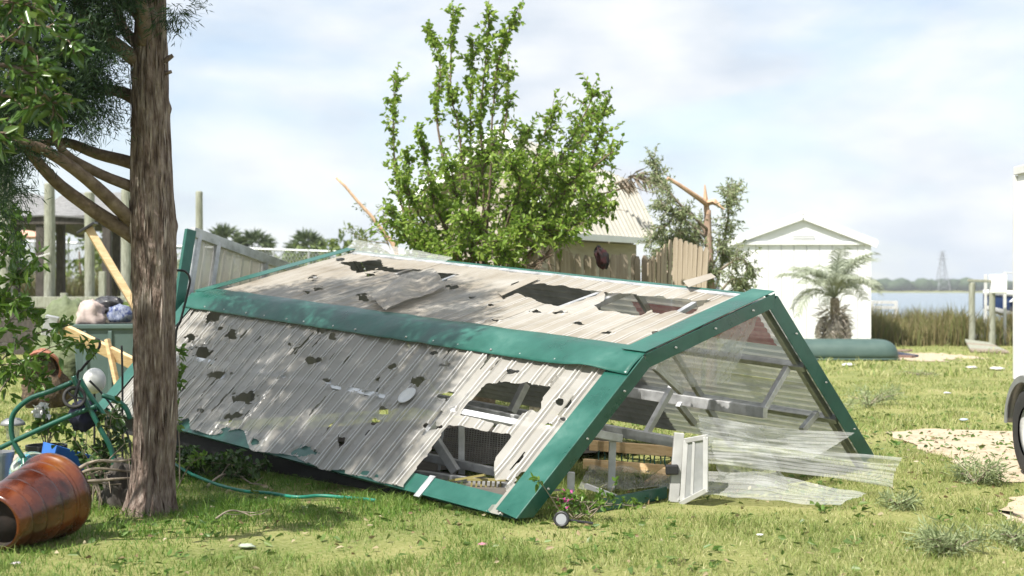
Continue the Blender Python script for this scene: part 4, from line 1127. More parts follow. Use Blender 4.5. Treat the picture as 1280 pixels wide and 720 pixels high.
GB = WX(660, 22.0)
BS = thing('tan_barn', 'tan barn with pale corrugated metal roof sagging behind the torn green tree', 'building', GB)
pk, re_ = W(626, 164, 22.0), W(792, 229, 24.2)
ef, ee = W(690, 292, 21.3), W(826, 301, 23.3)
el_ = W(500, 262, 23.2)
def corr(u, v):
    p = pk.lerp(re_, u).lerp(ef.lerp(ee, u), v)
    return p + Vector((0.1, -0.3, 0.4)).normalized() * (0.03 * (1 if (u * 26) % 1 > 0.55 else 0))
MB().grid(corr, 156, 6).build('roof', m_roofw, BS, solid=0.01)
MB().grid(lambda u, v: (pk + Vector((0, 0.02, 0.01))).lerp(re_ + Vector((0, 0.02, 0.01)), u).lerp(el_.lerp(el_ + (re_ - pk), u), v) + Vector((-0.2, 0.1, 0.5)).normalized() * (0.03 * (1 if (u * 26) % 1 > 0.55 else 0)), 156, 2).build('roof', m_roofw, BS, solid=0.01)
gw = [el_ + Vector((0.35, 0.1, -0.25)), pk + Vector((0.05, 0.12, -0.16)), ef + Vector((-0.32, 0.12, -0.10))]
g0, g1 = Vector((gw[2].x, gw[2].y, 0)), Vector((gw[0].x, gw[0].y, 0))
MB().poly([g1, gw[0], gw[1], gw[2], g0], Vector((0.05, 0.1, 0))).build('wall', m_tan, BS)
se = ee + Vector((-0.40, 0.05, -0.06)); 
MB().poly([g0 + Vector((0.0, 0.0, 0)), gw[2], se, Vector((se.x, se.y, 0))], Vector((-0.02, 0.1, 0))).build('wall', m_tan, BS)
bk = re_ + Vector((-0.2, -0.1, -0.18)); bl_ = el_ + (re_ - pk) + Vector((0.2, -0.1, -0.2))
MB().poly([Vector((se.x - 0.04, se.y + 0.02, 0)), Vector((se.x - 0.04, se.y + 0.02, se.z)), bk, bl_, Vector((bl_.x, bl_.y, 0))], Vector((-0.05, -0.08, 0))).build('wall', m_tan, BS)
for a, b in ((pk, el_), (pk, ef)): MB().bar(a + Vector((0, -0.06, 0.0)), b + Vector((0, -0.06, 0.0)), 0.05, 0.22).build('trim_board', m_wht, BS, bevel=0.01)
MB().bar(ef + Vector((0, -0.03, -0.02)), ee + Vector((0, -0.03, -0.02)), 0.04, 0.10).build('trim_board', m_wht, BS)
# grey torn palm frond lying on the barn roof edge
fb = W(786, 224, 23.0)
ft = thing('torn_palm_frond', 'grey torn palm frond caught on the barn roof end', 'frond', fb)
P_, D_ = [], []
for i in range(60):
    s_ = i / 60; c = W(770 + 48 * s_, 228 - 10 * math.sin(s_ * 2.6), 23.0); P_.append(c); D_.append(Vector((0.6, rnd.gauss(0, 0.4), -0.5 + rnd.gauss(0, 0.5))))
leaf_mesh('leaflets', P_, D_, 0.32, 0.035, m_twig, ft)
MB().tube([W(768, 230, 23.0), W(795, 220, 23.0), W(820, 231, 23.0)], [0.02, 0.016, 0.006], 6).build('stalk', m_twig, ft)

# white shed
SD = 36.0
WS = thing('white_shed', 'white gabled shed with plain front wall behind the small palm', 'shed', WX(1000, SD))
x0, x1 = WX(913, SD).x, WX(1088, SD).x; xm = WX(1003, SD).x
ze, zp_ = CH + 58 * SD / FPX, CH + 92 * SD / FPX
bk_ = Vector((0.35, 4.2, 0))
NBW = 11
for i in range(NBW):
    a, b = x0 + (x1 - x0) * i / NBW + 0.006, x0 + (x1 - x0) * (i + 1) / NBW - 0.006
    MB().poly([(a, SD, 0), (b, SD, 0), (b, SD, ze + 0.05), (a, SD, ze + 0.05)], (0, 0.05, 0)).build('siding_panel', m_wht, WS, bevel=0.004)
MB().poly([(x0, SD + 0.06, 0), (x1, SD + 0.06, 0), (x1, SD + 0.06, ze), (xm, SD + 0.06, zp_ - 0.05), (x0, SD + 0.06, ze)], (0, 0.06, 0)).build('wall', m_wht, WS)
MB().poly([(x0 - 0.05, SD - 0.02, ze + 0.03), (x1 + 0.05, SD - 0.02, ze + 0.03), (xm, SD - 0.02, zp_ - 0.02)], (0, 0.05, 0)).build('gable_panel', m_wht, WS, bevel=0.004)
MB().poly([(x1, SD + 0.1, 0), (x1, SD + 0.1, ze), (x1 + bk_.x, SD + bk_.y, ze), (x1 + bk_.x, SD + bk_.y, 0)], (-0.06, 0, 0)).build('wall', m_wht, WS)
MB().poly([(x0, SD + 0.1, 0), (x0, SD + 0.1, ze), (x0 + bk_.x, SD + bk_.y, ze), (x0 + bk_.x, SD + bk_.y, 0)], (0.06, 0, 0)).build('wall', m_wht, WS)
for sx in (-1, 1):
    xe = (x0 - 0.16) if sx < 0 else (x1 + 0.16)
    A, B = Vector((xm, SD - 0.08, zp_ + 0.05)), Vector((xe, SD - 0.08, ze + 0.02))
    MB().poly([A, B, B + bk_ + Vector((0, 0.4, 0)), A + bk_ + Vector((0, 0.4, 0))], (0, 0, 0.06)).build('roof', m_wht, WS, bevel=0.008)
    MB().bar(A + Vector((0, -0.02, -0.06)), B + Vector((0, -0.02, -0.06)), 0.03, 0.17, (0, 0, 1)).build('rake_board', m_wht, WS, bevel=0.006)
MB().bar((x0 - 0.1, SD - 0.05, ze + 0.0), (x1 + 0.1, SD - 0.05, ze + 0.0), 0.03, 0.09).build('trim_board', m_wht, WS, bevel=0.006)
MB().bar((x1 - 0.07, SD - 0.02, 0), (x1 - 0.07, SD - 0.02, ze), 0.16, 0.03, (0, 1, 0)).build('corner_board', m_wht, WS, bevel=0.006)
for i in range(3): MB().bar((xm - 0.28, SD - 0.05, zp_ - 0.62 + 0.06 * i), (xm + 0.28, SD - 0.05, zp_ - 0.62 + 0.06 * i), 0.03, 0.03).build('vent_slat', m_wht, WS)

# overturned canoe
m_canoe = mat('green_hull', [(0.3, (0.045, 0.085, 0.075)), (0.7, (0.07, 0.115, 0.10))], scale=3, rough=0.45, rough2=0.65, bump=0.1)
CD = 30.0
cx0, cx1 = WX(900, CD).x, WX(1121, CD).x
CN = thing('overturned_canoe', 'dark green overturned canoe on the grass before the white shed', 'canoe', ((cx0 + cx1) / 2, CD, 0))
def canoe(u, v):
    s_ = 2 * u - 1; w_ = (1 - abs(s_) ** 14) ** 0.5; hh = 0.40 * (1 - abs(s_) ** 30 * 0.5)
    a = math.pi * v; ca, sa = math.cos(a), math.sin(a)
    return Vector((cx0 + (cx1 - cx0) * u, CD - 0.42 * w_ * math.copysign(abs(ca) ** 0.75, ca) - 0.04 * s_, 0.03 + hh * abs(sa) ** 0.6 * (0.25 + 0.75 * w_)))
MB().grid(canoe, 80, 24).build('hull', m_canoe, CN, smooth=True, solid=0.02)
MB().tube([canoe(i / 40, 0.0) + Vector((0, 0, 0.0)) for i in range(41)], 0.024, 6).build('gunwale', m_canoe, CN, smooth=True)
MB().tube([canoe(i / 40, 0.5) + Vector((0, 0, 0.006)) for i in range(2, 39)], 0.018, 6).build('keel', m_canoe, CN, smooth=True)

# pindo palm in front of the shed
m_frond = leafmat('palm_frond', [(0.24, 0.275, 0.195), (0.31, 0.345, 0.25), (0.38, 0.41, 0.31)], translucent=0.25, rough=0.55)
m_dead = leafmat('dead_frond', [(0.26, 0.23, 0.19), (0.36, 0.32, 0.27), (0.46, 0.42, 0.36)], translucent=0.15, rough=0.8)
PMB = WX(1043, 33.0)
PM = thing('pindo_palm', 'small grey green palm with arching fronds and dead skirt before the white shed', 'palm', PMB)
crown_c = PMB + Vector((0, 0, 1.30))
MB().tube(path([PMB, PMB + Vector((0.03, 0, 0.7)), crown_c], 10, 0.03), [0.13 - 0.004 * i + 0.015 * (i % 2) for i in range(11)], 12).build('trunk', m_twig, PM)
def frond_mesh(ln, arch, wid, mt, name):
    pts = [Vector((ln * (f - 0.10 * f * f * arch), 0, ln * (0.95 * f - 1.15 * arch * f * f))) for f in [i / 12 for i in range(13)]]
    V, F_ = [], []
    for i in range(30):
        f = 0.22 + 0.78 * i / 30; p, d = along(pts, f)
        for s_ in (-1, 1):
            L_ = wid * (0.5 + 0.6 * math.sin(math.pi * min(1, 0.15 + 0.75 * i / 30))) * rnd.uniform(0.85, 1.15)
            v_ = Vector((d.x * 0.55, s_ * 0.8, d.z * 0.55 + 0.25)).normalized() + rv3(0.06)
            q1, q2 = p + v_ * L_ * 0.5, p + v_ * L_ * 0.95 + Vector((0, 0, -0.42 * L_))
            wv = d * 0.013; b_ = len(V)
            V += [p - wv, p + wv, q1 + wv, q1 - wv, q2]
            F_ += [(b_, b_ + 1, b_ + 2, b_ + 3), (b_ + 3, b_ + 2, b_ + 4)]
    mb = MB(); mb.add(V, F_); mb.tube(pts, taper(0.016, 0.004, 12), 5)
    return mb.build(name, mt)
fr = [frond_mesh(1.30, 0.72, 0.36, m_frond, 'frond'), frond_mesh(1.15, 0.95, 0.34, m_frond, 'frond'), frond_mesh(1.4, 0.55, 0.36, m_frond, 'frond')]
dd_ = frond_mesh(1.0, 1.0, 0.22, m_dead, 'dead_frond')
def put(src, i, first, loc, rz, ry):
    o_ = src if first else src.copy()
    if not first: COL.objects.link(o_)
    o_.parent = PM
    o_.matrix_local = Matrix.Translation(Vector(loc) - PMB) @ Matrix.Rotation(rz, 4, 'Z') @ Matrix.Rotation(ry, 4, 'Y')
for i in range(26):
    k = i % 3
    put(fr[k], i, i < 3, crown_c, i * 2.399 + rnd.uniform(-0.2, 0.2), R(-42 + 54 * (i / 26)) + rnd.uniform(-0.12, 0.12))
for i in range(9):
    put(dd_, i, i < 1, PMB + Vector((0, 0, 1.05 - 0.03 * i)), i * 2.399, R(58 + rnd.uniform(0, 18)))
P_, D_ = [], []
for i in range(420):
    a = rnd.uniform(0, 6.283); P_.append(PMB + Vector((0.15 * math.cos(a), 0.15 * math.sin(a), rnd.uniform(0.3, 1.1)))); D_.append(Vector((math.cos(a) * rnd.uniform(0.2, 0.9), math.sin(a) * 0.6, rnd.uniform(-0.9, 0.5))))
tag(strands('dead_skirt', P_, D_, nr.uniform(0.2, 0.5, len(P_)), 0.03, m_dead, PM), kind='stuff')

# broken boards by the canoe
DB = WX(1128, 31.0)
for i, (x, y, x2, y2, c, lab) in enumerate(((1112, 438, 1142, 443, (0.20, 0.12, 0.09), 'reddish broken board on the ground past the canoe end'), (1120, 446, 1146, 441, (0.05, 0.06, 0.10), 'dark blue broken board past the canoe end'), (1116, 433, 1138, 436, (0.30, 0.22, 0.16), 'brown broken board topmost behind the canoe end'))):
    mm = mat('debris_board', c, rough=0.8)
    tag(MB().bar(WX(x, 31 + 0.3 * i, 0.04 + 0.09 * (i == 2) + 0.05 * (i == 1)), WX(x2, 30.6 + 0.3 * i, 0.04 + 0.11 * (i == 2)), 0.16, 0.05).build('broken_board', mm, bevel=0.01), lab, 'board')

# ------------------------------------------------------------------ boat lift at the right
def piling(px, d, ytop, r_, label, grp=None, mt=None, name='wooden_piling'):
    b = WX(px, d, gz(*WX(px, d).xy) - 0.05); tpz = CH - (ytop - HZ) * d / FPX
    prof_ = [(r_ * 1.06, 0), (r_ * 1.0, (tpz - b.z) * 0.3), (r_ * 0.97, (tpz - b.z) * 0.7), (r_ * 0.93, tpz - b.z - 0.03), (r_ * 0.80, tpz - b.z)]
    mb = MB().lathe(prof_, 14, Matrix.Translation(b), cap=True)
    for v in mb.v: v.x += 0.02 * noise.noise(Vector((v.x * 3, v.y * 3, v.z)))
    return tag(mb.build(name, mt or m_grey, smooth=False, bevel=0.01), label, 'piling', grp)
piling(1215, 37, 353, 0.085, 'grey timber piling carrying the small crossbeam of the boat lift', 'boat lift pilings')
piling(1240, 37, 366, 0.085, 'grey timber piling under the white lift box', 'boat lift pilings')
BL = thing('boat_lift', 'white boat lift with motor box and uprights beside the timber pilings', 'boat lift', WX(1245, 37.3))
MB().bar(W(1210, 350.5, 37), W(1240, 351.5, 37), 0.12, 0.07).build('crossbeam', m_grey, BL, bevel=0.01)
MB().box(W(1247.5, 355, 37), (0.40, 0.30, 0.50)).build('motor_box', m_wht, BL, bevel=0.03)
for px in (1232, 1256): MB().bar(WX(px, 37.6, 0), W(px, 340 + (px == 1232) * 3, 37.6), 0.07, 0.07).build('upright', m_white, BL, bevel=0.008)
MB().bar(W(1216, 421, 37.6), W(1320, 422, 38.2), 0.12, 0.12).build('cradle_beam', m_white, BL, bevel=0.01)
MB().tube([W(1256, 341, 37.6), W(1330, 341, 38.0)], 0.014, 6).build('cable', m_white, BL)
m_hullb = mat('navy_hull', (0.03, 0.06, 0.16), rough=0.3)
BO = thing('motor_boat', 'white and navy motor boat resting on the lift', 'boat', WX(1275, 39.5))
def bhull(u, v):
    xx = WX(1229, 39.5).x + 5.5 * u
    sh = smooth(0, 0.35, u) ** 0.7
    zt, zb_ = CH - (380 - HZ) * 39.5 / FPX + 0.28 * (1 - u) , CH - (410 - HZ) * 39.5 / FPX + 0.55 * (1 - sh)
    a = v * 2 - 1
    return Vector((xx, 39.5 + 0.95 * sh * a * (0.6 + 0.4 * (1 - abs(a))), zb_ + (zt - zb_) * abs(a) ** 1.3))
MB().grid(bhull, 40, 24).build('hull', m_hullb, BO, smooth=True, solid=0.03)
MB().tube([bhull(i / 40, 0.0) + Vector((0, 0, 0.05)) for i in range(41)], 0.08, 8).build('rail', m_wht, BO, smooth=True)
MB().grid(lambda u, v: bhull(u, 0.30 + 0.4 * v) + Vector((0, -0.25 if v < 0.5 else 0, -0.04)), 40, 10).build('keel_panel', m_wht, BO, smooth=True)
MB().poly([WX(1262, 39.2, 1.15), WX(1330, 39.2, 1.15), WX(1330, 39.2, 1.55), WX(1275, 39.2, 1.45)], (0, 0.6, 0)).build('cabin', m_wht, BO, bevel=0.03)
RP = thing('dock_ramp', 'pale plank ramp sloping onto the grass below the boat lift', 'ramp', GX(1235, 441))
rc = [GX(1213, 441) + ZZ * 0.02, GX(1262, 443) + ZZ * 0.02, W(1236, 430, 36.8), W(1206, 426, 36.8)]
for i in range(6):
    a, b = i / 6 + 0.01, (i + 1) / 6 - 0.01
    MB().poly([rc[0].lerp(rc[3], a), rc[1].lerp(rc[2], a), rc[1].lerp(rc[2], b), rc[0].lerp(rc[3], b)], (0, 0, 0.05)).build('plank', m_twig if i % 3 == 0 else m_grey, RP, bevel=0.006)
DR = thing('dock_railing', 'white dock railing between the shed and the marsh', 'railing', WX(1105, 44))
for y in (377.5, 384): MB().bar(W(1080, y, 44), W(1122, y + 0.5, 44), 0.05, 0.10).build('rail', m_white, DR)
for x in (1090, 1120): MB().bar(WX(x, 44, -0.6), W(x, 376, 44), 0.09, 0.09).build('post', m_white, DR)

# far power pylon on the other bank
m_steel = mat('pylon_steel', (0.30, 0.31, 0.33), rough=0.6, metal=0.3)
PYd = 985.0; PYx = WX(1178, PYd).x
PY = thing('power_pylon', 'thin lattice power pylon on the far river bank', 'pylon', (PYx, PYd, 1.2))
hgt = 1.5 + 47 * PYd / FPX
for sx in (-1, 1):
    for sy in (-1, 1): MB().bar((PYx + sx * 4.2, PYd + sy * 4.2, 1.2), (PYx + sx * 0.5, PYd + sy * 0.5, hgt), 0.4, 0.4).build('leg', m_steel, PY)
mb = MB()
for i in range(7):
    a, b = i / 7, (i + 1) / 7; ra, rb = 4.2 - 3.7 * a, 4.2 - 3.7 * b; za, zb_ = 1.2 + (hgt - 1.2) * a, 1.2 + (hgt - 1.2) * b
    for sy in (-1, 1):
        mb.bar((PYx - ra, PYd + sy * ra, za), (PYx + rb, PYd + sy * rb, zb_), 0.22, 0.22); mb.bar((PYx + ra, PYd + sy * ra, za), (PYx - rb, PYd + sy * rb, zb_), 0.22, 0.22)
mb.build('lattice', m_steel, PY)
for f, wv in ((0.78, 4.0), (0.88, 3.2), (0.97, 2.4)): MB().bar((PYx - wv, PYd, 1.2 + hgt * f), (PYx + wv, PYd, 1.2 + hgt * f), 0.35, 0.35).build('crossarm', m_steel, PY)

# ------------------------------------------------------------------ boathouse, pilings and fence at the left
HB = thing('boathouse_roof', 'open boathouse with grey shingled roof on dark posts behind the pilings', 'boathouse', WX(70, 36))
def rf(u, v):
    x = -60 + 226 * u
    A = W(x, 273 + 2 * math.sin(u * 9), 35); B = W(x, 243 + 9 * math.exp(-((u - 0.56) / 0.05) ** 2) + 4 * noise.noise(Vector((u * 7, 0, 0))), 37.6)
    return A.lerp(B, v) + Vector((0, 0, 0.025 * (1 - (v * 9) % 1)))
MB().grid(rf, 70, 54).build('roof', m_shing, HB, solid=0.04)
MB().grid(lambda u, v: Vector((rf(u, 1).x, rf(u, 1).y + 2.6 * v, rf(u, 1).z - 0.9 * v)), 30, 6).build('roof', m_shing, HB, solid=0.04)
MB().bar(W(-60, 275, 35.1), W(164, 275, 35.1), 0.08, 0.22).build('eave_beam', m_dkw, HB, bevel=0.01)
for px, d in ((51, 35.2), (76, 37.5), (134, 35.2), (146, 39.5), (-20, 35.2), (20, 39.5)): MB().bar(WX(px, d, gz(*WX(px, d).xy) - 0.02), W(px, 274, d), 0.20, 0.20).build('post', m_dkw, HB, bevel=0.01)
for px, yt, r_, lab in ((8, 214, 0.15, 'tall pale piling at the boathouse roof end'), (62, 229, 0.13, 'tall greenish piling in front of the boathouse roof middle'), (112, 240, 0.125, 'tall pale piling behind the leaning new timber'), (158, 236, 0.125, 'tall grey piling close behind the juniper trunk'), (249, 239, 0.085, 'tall lone piling behind the upright greenhouse end wall')):
    piling(px, 33.2 if px < 200 else 30.5, yt, r_, lab, 'tall pilings by the boathouse')
DK = thing('timber_bulkhead', 'low dark timber bulkhead below the boathouse pilings', 'bulkhead', WX(90, 32.4))
for i in range(5): MB().bar(WX(-60, 32.4, 0.13 + 0.27 * i), WX(235, 32.4, 0.13 + 0.27 * i), 0.10, 0.255).build('plank', m_dkw if i < 4 else m_grey, DK, bevel=0.012)
for px in (-40, 20, 80, 128, 190): MB().bar(WX(px, 32.55, 0), WX(px, 32.55, 1.42 + (0.5 if px == 128 else 0)), 0.14, 0.14).build('post', m_grey, DK, bevel=0.01)
tag(MB().tube(path([W(-40, 312, 33), W(0, 318, 32.9), W(38, 322, 32.9), W(62, 317, 33.05)], 14), 0.018, 6).build('rope', m_white), 'white mooring rope strung between two pilings', 'rope')
# chain-link fence
m_wire = mat('fence_wire', (0.42, 0.44, 0.45), rough=0.5, metal=0.3)
FN = thing('chain_link_fence', 'tall galvanised chain-link fence beyond the marsh grass', 'fence', WX(220, 60))
fa, fb_ = WX(-80, 60), WX(520, 57)
zt0, zt1 = CH + 66 * 60 / FPX, CH + 46 * 57 / FPX
for i in range(15):
    f = i / 14; p = fa.lerp(fb_, f); MB().tube([Vector((p.x, p.y, -0.1)), Vector((p.x, p.y, zt0 + (zt1 - zt0) * f))], 0.05, 6).build('post', m_wire, FN)
for f in (0.98, 0.02, 0.5): MB().tube([Vector((fa.x, fa.y, zt0 * f)), Vector((fb_.x, fb_.y, zt1 * f))], 0.045 if f > 0.9 else 0.02, 6).build('rail', m_wire, FN)
mb = MB()
span = (fb_ - fa).length
NW = 150
for i in range(-12, NW):
    for sgn in (1, -1):
        f0_ = i / NW if sgn > 0 else (i + 12) / NW; f1_ = (i + 12) / NW if sgn > 0 else i / NW
        z0_, z1_ = 0.0, 1.0
        if f0_ < 0: z0_ = -f0_ / (f1_ - f0_); f0_ = 0
        if f1_ < 0: z1_ = f0_ / (f0_ - f1_); f1_ = 0
        if f0_ > 1: z0_ = (f0_ - 1) / (f0_ - f1_); f0_ = 1
        if f1_ > 1: z1_ = (1 - f0_) / (f1_ - f0_); f1_ = 1
        H_ = lambda f: zt0 + (zt1 - zt0) * f
        a, b = fa.lerp(fb_, f0_), fa.lerp(fb_, f1_)
        mb.bar((a.x, a.y, H_(f0_) * z0_), (b.x, b.y, H_(f1_) * z1_), 0.012, 0.012)
tag(mb.build('mesh', m_wire, FN), kind='stuff')
m_orange = mat('orange_canvas', (0.62, 0.36, 0.26), rough=0.8); m_blue = mat('blue_canvas', (0.06, 0.20, 0.55), rough=0.6)
def canopy(px0, px1, d, ye, yp, mt, lab):
    t_ = thing('canopy_tent', lab, 'canopy', WX((px0 + px1) / 2, d))
    xm_ = WX((px0 + px1) / 2, d + 1.2); zt = CH - (yp - HZ) * d / FPX; z_ = CH - (ye - HZ) * d / FPX; a, b = WX(px0, d).x, WX(px1, d).x
    mb = MB(); cs = [(a, d, z_), (b, d, z_), (b, d + 2.6, z_), (a, d + 2.6, z_), (xm_.x, d + 1.3, zt)]
    mb.add(cs, [(0, 1, 4), (1, 2, 4), (2, 3, 4), (3, 0, 4)]); mb.build('canvas', mt, t_, solid=0.03)
    for c in cs[:4]: MB().bar((c[0], c[1], gz(c[0], c[1])), c, 0.06, 0.06).build('pole', m_wire, t_)
canopy(12, 58, 62, 296, 283, m_orange, 'faded orange canvas canopy behind the boathouse')
canopy(140, 232, 70, 309, 300, m_blue, 'blue canvas canopy glimpsed beside the juniper trunk')

# ------------------------------------------------------------------ leaning picket fence
m_pick = mat('weathered_picket', [(0.28, (0.21, 0.165, 0.115)), (0.5, (0.33, 0.275, 0.20)), (0.72, (0.45, 0.385, 0.295))], scale=4, stretch=(6, 6, 0.7), rough=0.85, bump=0.4, bscale=14, coords='Object')
def picket_mesh(w, h):
    mb = MB(); mb.poly([(-w / 2, 0, 0), (w / 2, 0, 0), (w / 2, 0, h - w * 0.35), (w * 0.22, 0, h), (-w * 0.22, 0, h), (-w / 2, 0, h - w * 0.35)], (0, 0.018, 0))
    me = bpy.data.meshes.new('picket'); me.from_pydata([tuple(v) for v in mb.v], [], mb.f); me.materials.append(m_pick); return me
pm_ = picket_mesh(0.078, 1.0)
def pfence(label, base0, base1, top0, top1, n_, tops, jit=0.02):
    t_ = thing('picket_fence', label, 'fence', base0, 'broken picket fence panels')
    for i in range(n_):
        f = (i + 0.5) / n_
        b = base0.lerp(base1, f) + Vector((0, rnd.uniform(-jit, jit), 0)); tp_ = top0.lerp(top1, f) + Vector((rnd.gauss(0, jit), rnd.uniform(-jit, jit), tops(f) + rnd.gauss(0, jit * 0.6)))
        ax = tp_ - b; x_ = (base1 - base0).normalized(); z_ = ax.normalized(); y_ = z_.cross(x_).normalized(); x_ = y_.cross(z_)
        o_ = bpy.data.objects.new('picket', pm_); COL.objects.link(o_); o_.parent = t_
        o_.matrix_local = Matrix.Translation(b - base0) @ Matrix((x_, y_, z_)).transposed().to_4x4() @ Matrix.Diagonal((1, 1, ax.length, 1))
    for f in (0.25, 0.8):
        MB().bar(base0.lerp(top0, f) + Vector((0, 0.06, 0)), base1.lerp(top1, f) + Vector((0, 0.06, 0)), 0.04, 0.085).build('rail', m_pick, t_)
    return t_
pfence('weathered picket fence panel leaning under the tan barn eave', WX(690, 17.4), WX(815, 17.8), W(686, 310, 17.4), W(813, 318, 17.8), 19, lambda f: -0.05 * math.sin(f * 3.1) + 0.03 * math.cos(f * 9))
pfence('narrow picket fence panel turned aside with stepped rising tops', WX(812, 17.3), WX(836, 17.75), W(811, 327, 17.3), W(840, 298, 17.75), 6, lambda f: 0.0, 0.008)
pfence('tilted picket fence panel standing tallest beside the snapped pine', WX(839, 17.5), WX(873, 17.2), W(842, 296, 17.5), W(885, 311, 17.2), 7, lambda f: 0.0, 0.008)
o = MB().poly([WX(662, 17.0, 0), WX(690, 17.0, 0), W(672, 316, 17.05), W(655, 315, 17.05)], (0, 0.03, 0)).build('fence_board', m_pick, bevel=0.006)
tag(o, 'wide single fence board leaning beside the picket fence', 'board')
m_glove = mat('black_cloth', [(0.45, (0.015, 0.013, 0.015)), (0.55, (0.05, 0.012, 0.015))], scale=9, rough=0.9)
gl = MB(); gc = W(752, 322, 17.32)
for j in range(15):
    ph = math.pi * j / 14
    for i in range(20):
        a = 2 * math.pi * i / 20; q = Vector((math.sin(ph) * math.cos(a), math.sin(ph) * math.sin(a), math.cos(ph)))
        s_ = 1 + 0.4 * noise.noise(q * 1.8 + Vector((7, 1, 2))) + 0.2 * noise.noise(q * 5)
        gl.v.append(gc + Vector((q.x * 0.085 * s_ - 0.03 * q.z, q.y * 0.05 * s_, q.z * 0.14 * s_)))
gl.f = [(j * 20 + i, j * 20 + (i + 1) % 20, (j + 1) * 20 + (i + 1) % 20, (j + 1) * 20 + i) for j in range(14) for i in range(20)]
tag(gl.build('hanging_cloth', m_glove, smooth=True), 'black and dark red cloth hanging on the picket fence top', 'cloth')

# ------------------------------------------------------------------ cargo trailer at the right edge
m_trail = mat('white_trailer_skin', [(0.3, (0.76, 0.76, 0.75)), (0.7, (0.82, 0.82, 0.81))], scale=2, rough=0.3)
m_fend = mat('grey_fender', (0.36, 0.37, 0.38), rough=0.4, metal=0.4)
TX = 4.215
TRL = thing('cargo_trailer', 'white box trailer with black tyre parked beside the sand path', 'trailer', (TX + 0.9, 10.0, 0))
MB().box((TX + 0.9, 9.75, 1.60), (1.80, 4.0, 1.84)).build('body', m_trail, TRL, bevel=0.03)
MB().bar((TX - 0.012, 7.75, 0.70), (TX - 0.012, 11.75, 0.70), 0.03, 0.10).build('side_rail', m_fend, TRL, bevel=0.005)
MB().bar((TX - 0.012, 7.75, 2.49), (TX - 0.012, 11.75, 2.49), 0.03, 0.07).build('side_rail', m_white, TRL, bevel=0.005)
for y in (11.74, 7.76): MB().bar((TX - 0.006, y, 0.75), (TX - 0.006, y, 2.45), 0.05, 0.03, (0, 1, 0)).build('corner_trim', m_white, TRL, bevel=0.005)
for yy in (8.4, 9.1, 9.8, 10.5, 11.2): MB().bar((TX - 0.004, yy, 0.76), (TX - 0.004, yy, 2.45), 0.006, 0.02, (1, 0, 0)).build('seam', m_trail, TRL)
MB().box((TX + 0.9, 9.75, 0.62), (1.6, 3.9, 0.10)).build('chassis', m_black, TRL)
for sx, wx in ((-1, TX - 0.015), (1, TX + 1.815)):
    mtx = Matrix.Translation((wx, 11.22, 0.36)) @ Matrix.Rotation(R(-90 if sx < 0 else 90), 4, 'Y')
    tp_ = [(0.21, -0.09), (0.30, -0.10), (0.345, -0.085), (0.36, -0.05), (0.36, 0.05), (0.345, 0.085), (0.30, 0.10), (0.21, 0.09)]
    wh = MB().lathe(tp_, 40, mtx).build('wheel', m_rubber, TRL, smooth=True)
    MB().lathe([(0.0, 0.06), (0.06, 0.06), (0.07, 0.03), (0.13, 0.02), (0.17, 0.05), (0.21, 0.075), (0.215, -0.07), (0.0, -0.06)], 32, mtx).build('rim', m_white, wh, smooth=True)
    mb = MB()
    mb.grid(lambda u, v: Vector((wx - 0.12 + 0.24 * v, 11.22 + 0.43 * math.cos(math.pi * (0.0 + 1.0 * u)), 0.40 + 0.41 * math.sin(math.pi * u))), 24, 2)
    fe = mb.build('fender', m_fend, TRL, smooth=True, solid=0.012)
    MB().grid(lambda u, v: Vector((wx - 0.12 * 1 if sx < 0 else wx + 0.12, 11.22 + (0.43 - 0.05 * v) * math.cos(math.pi * u), 0.40 + (0.41 - 0.05 * v) * math.sin(math.pi * u))), 24, 1).build('fender_lip', m_fend, fe, solid=0.01)
MB().tube([(TX - 0.02, 11.22, 0.36), (TX + 1.82, 11.22, 0.36)], 0.035, 8).build('axle', m_black, TRL)
for sx in (0.3, 1.5): MB().bar((TX + sx, 7.75, 0.6), (TX + 0.9, 6.6, 0.55), 0.07, 0.09).build('tongue', m_black, TRL)
MB().bar((TX + 0.9, 6.75, 0.0), (TX + 0.9, 6.75, 0.62), 0.06, 0.06).build('jack', m_fend, TRL)

# ------------------------------------------------------------------ loose clear sheets and sash at the open gable end
def loose(name, label, c, nrib, amp, seed, sag=0.0, m_=None, nu=50, nv=120, twist=None):
    b0 = sum(c, Vector()) / 4
    o_ = MB().grid(patch(c, amp, nrib, sag, seed), nu, nv).build(name, m_ or m_clear)
    return tag(o_, label, 'plastic sheet', 'clear corrugated sheets blown out of the gable end')
loose('plastic_sheet', 'clear corrugated sheet bent upward, topmost of those at the open gable', [W(873, 518, 10.0), W(880, 556, 9.95), W(1012, 574, 10.6), W(1068, 541, 11.0)], 8, 0.006, 1.0, -0.09)
loose('plastic_sheet', 'clear corrugated sheet jutting far out over the grass', [W(878, 550, 9.98), W(884, 580, 9.93), W(1112, 611, 10.25), W(1125, 573, 10.45)], 7, 0.006, 4.0, 0.05)
loose('plastic_sheet', 'clear corrugated sheet lying lowest on the grass by the white sash', [WX(868, 10.2, 0.20), WX(846, 9.85, 0.015), WX(1050, 9.55, 0.02), WX(1082, 9.95, 0.03)], 7, 0.006, 7.0, 0.07)
loose('plastic_sheet', 'crumpled clear sheet hanging behind the white sash', [W(872, 520, 10.25), W(905, 600, 10.3), W(985, 622, 10.6), W(955, 540, 10.7)], 4, 0.012, 9.0, 0.10, nu=40)
m_sash = mat('sash_vinyl', [(0.3, (0.36, 0.36, 0.35)), (0.7, (0.50, 0.50, 0.49))], scale=6, rough=0.45)
VW = thing('window_sash', 'small white window sash standing ajar at the open gable end', 'window', WX(862, 9.9))
va = [WX(851, 9.86, 0.0), WX(884, 9.70, 0.12), W(884, 546, 9.72), W(856, 551, 9.88)]
